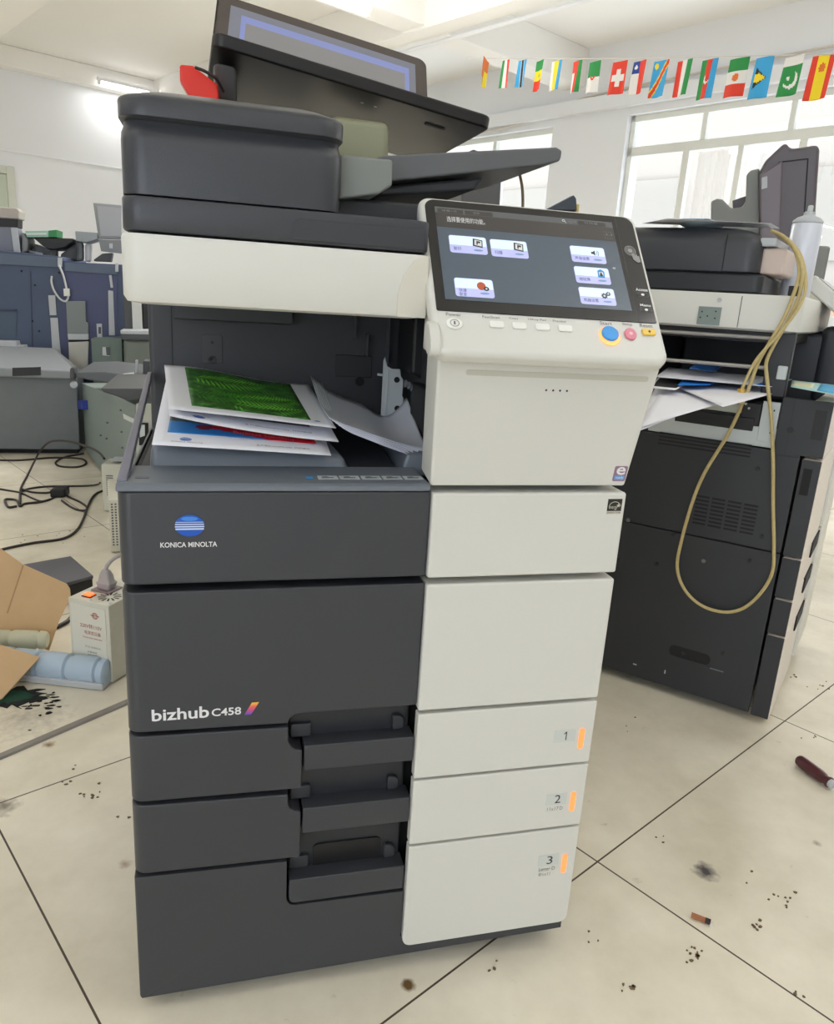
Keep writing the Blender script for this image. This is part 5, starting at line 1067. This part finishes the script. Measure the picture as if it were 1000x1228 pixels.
fcord('loose_cable', 'black cord with small loop and knot at the left of the floor', [(20, 607), (10, 608), (6, 600), (10, 598.5), (20, 600), (24, 607), (30, 604), (48, 602), (60, 599)], .005)
fcord('loose_cable', 'black cord forming a slim double loop right of the plug adapter', [(25, 586), (38, 590), (55, 591), (70, 589), (85, 597), (96, 602), (104, 608), (102, 612), (92, 611), (82, 606), (74, 600)], .0045)
fcord('loose_cable', 'short piece of dark cord showing between the cardboard flap and the transformer', [(86, 720), (88, 733), (82, 744), (68, 752)], .006)
pp = atz(71, 595); o = put('plug_adapter', [(pp.x+x, pp.y+y, z) for z in (.002, .04) for x, y in ((-.03, -.04), (.03, -.03), (.04, .035), (-.02, .045))], [(3, 2, 1, 0), (4, 5, 6, 7), (0, 1, 5, 4), (1, 2, 6, 5), (2, 3, 7, 6), (3, 0, 4, 7)], BLK, bev=.008, origin=pp); tag(o, 'black plug adapter lying on the floor among the cords', 'plug')
# ------------------------------------------------------------------ right floor: screwdriver, butt, crumbs
sa = atz(957, 911, .013); sb_ = atz(1000, 943, .013); ax = (sb_-sa); ax.z = 0; ax.normalize(); sa.z = .014
fs = frame(sa, ax.cross(Vector((0, 0, 1))), Vector((0, 0, 1)))
if (fs.to_3x3() @ Vector((0, 0, 1))).dot(ax) < 0: fs = frame(sa, Vector((0, 0, 1)).cross(ax), Vector((0, 0, 1)))
sdr = thing('screwdriver', 'screwdriver with dark red fluted handle lying on the tiles at the right edge', 'screwdriver', sa)
HM = mat('handle_maroon', (84, 40, 46), .3)
rings = []
for h, r in ((-.003, .002), (0, .009), (.004, .0120), (.010, .0128), (.058, .0128), (.070, .0115), (.074, .0095), (.080, .0095), (.082, .0115), (.086, .012), (.088, .009)):
    rings.append([fs @ Vector((r*(1-.22*(i % 4 == 0)*(.009 < h < .065))*math.cos(2*math.pi*i/24), r*(1-.22*(i % 4 == 0)*(.009 < h < .065))*math.sin(2*math.pi*i/24), h)) for i in range(24)])
loft('handle', rings, HM, sdr)
lathe('ferrule', [(0, .086), (.0095, .086), (.0095, .094), (.004, .097), (0, .097)], fs, METAL, sdr, n=20); lathe('shaft', [(0, .104), (.0032, .104), (.0032, .20), (.0025, .21), (0, .21)], fs, METAL, sdr, n=16)
ca = atz(829, 1097, .005); cb2 = atz(852, 1106, .005); dd = (cb2-ca).normalized()
cg = thing('cigarette_butt', 'brown cigarette butt lying on the tiles to the right of the main copier', 'cigarette butt', ca)
tube('filter_paper', [ca, ca.lerp(cb2, .72)], .0042, mat('filter_brown', (166, 108, 72), .8), cg, sm=0, n=12); tube('burnt_end', [ca.lerp(cb2, .72), cb2], .0045, mat('ash_dark', (60, 50, 46), .9), cg, sm=0, n=12)
q = ca.lerp(cb2, .86); blob('ash', q.x+.004, q.y-.004, .004, .003, mat('ash_pale', (220, 214, 204), .9), .006, cg, n=10)
cr = thing('floor_debris', None, None, tuple(atz(830, 1140))); bpy.data.objects.remove(cr)
vs = []; fsx = []
for (px, py, n_, s_) in ((830, 1141, 9, 5), (755, 1184, 8, 4), (832, 1150, 5, 4), (906, 1110, 8, 6), (945, 1075, 8, 9), (963, 1195, 3, 6), (900, 1055, 3, 12), (788, 1008, 3, 5), (760, 870, 3, 14), (985, 820, 6, 8), (952, 812, 5, 4), (972, 885, 4, 6), (590, 1160, 3, 10), (90, 942, 8, 14), (110, 955, 6, 5), (70, 640, 5, 12), (35, 645, 4, 6), (35, 876, 2, 2), (150, 985, 2, 10), (700, 1120, 3, 8)):
    for k in range(n_):
        q = atz(px+rnd.gauss(0, s_), py+rnd.gauss(0, s_*.6)); r_ = rnd.uniform(.0012, .0034); b0_ = len(vs); m_ = 6
        ring = [(q.x+r_*rnd.uniform(.5, 1.4)*math.cos(2*math.pi*i/m_), q.y+r_*rnd.uniform(.5, 1.2)*math.sin(2*math.pi*i/m_)) for i in range(m_)]
        vs += [(x, y, .0003) for x, y in ring]+[(x, y, .0016) for x, y in ring]
        fsx += [[b0_+i for i in range(m_)][::-1], [b0_+m_+i for i in range(m_)]]+[[b0_+i, b0_+(i+1) % m_, b0_+m_+(i+1) % m_, b0_+m_+i] for i in range(m_)]
o = put('floor_crumbs', vs, fsx, mat('crumb_brown', (112, 94, 70), .9), smooth=False, origin=atz(830, 1140)); tag(o, 'tiny brown crumbs of dirt scattered over the floor tiles', 'dirt', kind='stuff')
# ================================================================== LIGHT
w = bpy.data.worlds.new('world'); S.world = w; w.use_nodes = True; bg = w.node_tree.nodes['Background']; bg.inputs[0].default_value = (.88, .95, 1.06, 1); bg.inputs[1].default_value = 3.8
sun = bpy.data.lights.new('sun', 'SUN'); sun.energy = 1.2; sun.angle = R(30); so_ = bpy.data.objects.new('sun', sun); COL.objects.link(so_); so_.rotation_euler = (R(52), 0, R(-150))
S.view_settings.view_transform = 'Standard'; S.view_settings.look = 'None'; S.view_settings.gamma = 1; S.view_settings.use_curve_mapping = False; S.view_settings.exposure = .06
S.cycles.max_bounces = 8; S.cycles.diffuse_bounces = 5; S.cycles.glossy_bounces = 4; S.cycles.transparent_max_bounces = 16; S.cycles.sample_clamp_indirect = 6
S.cycles.use_denoising = True
bpy.context.view_layer.update()
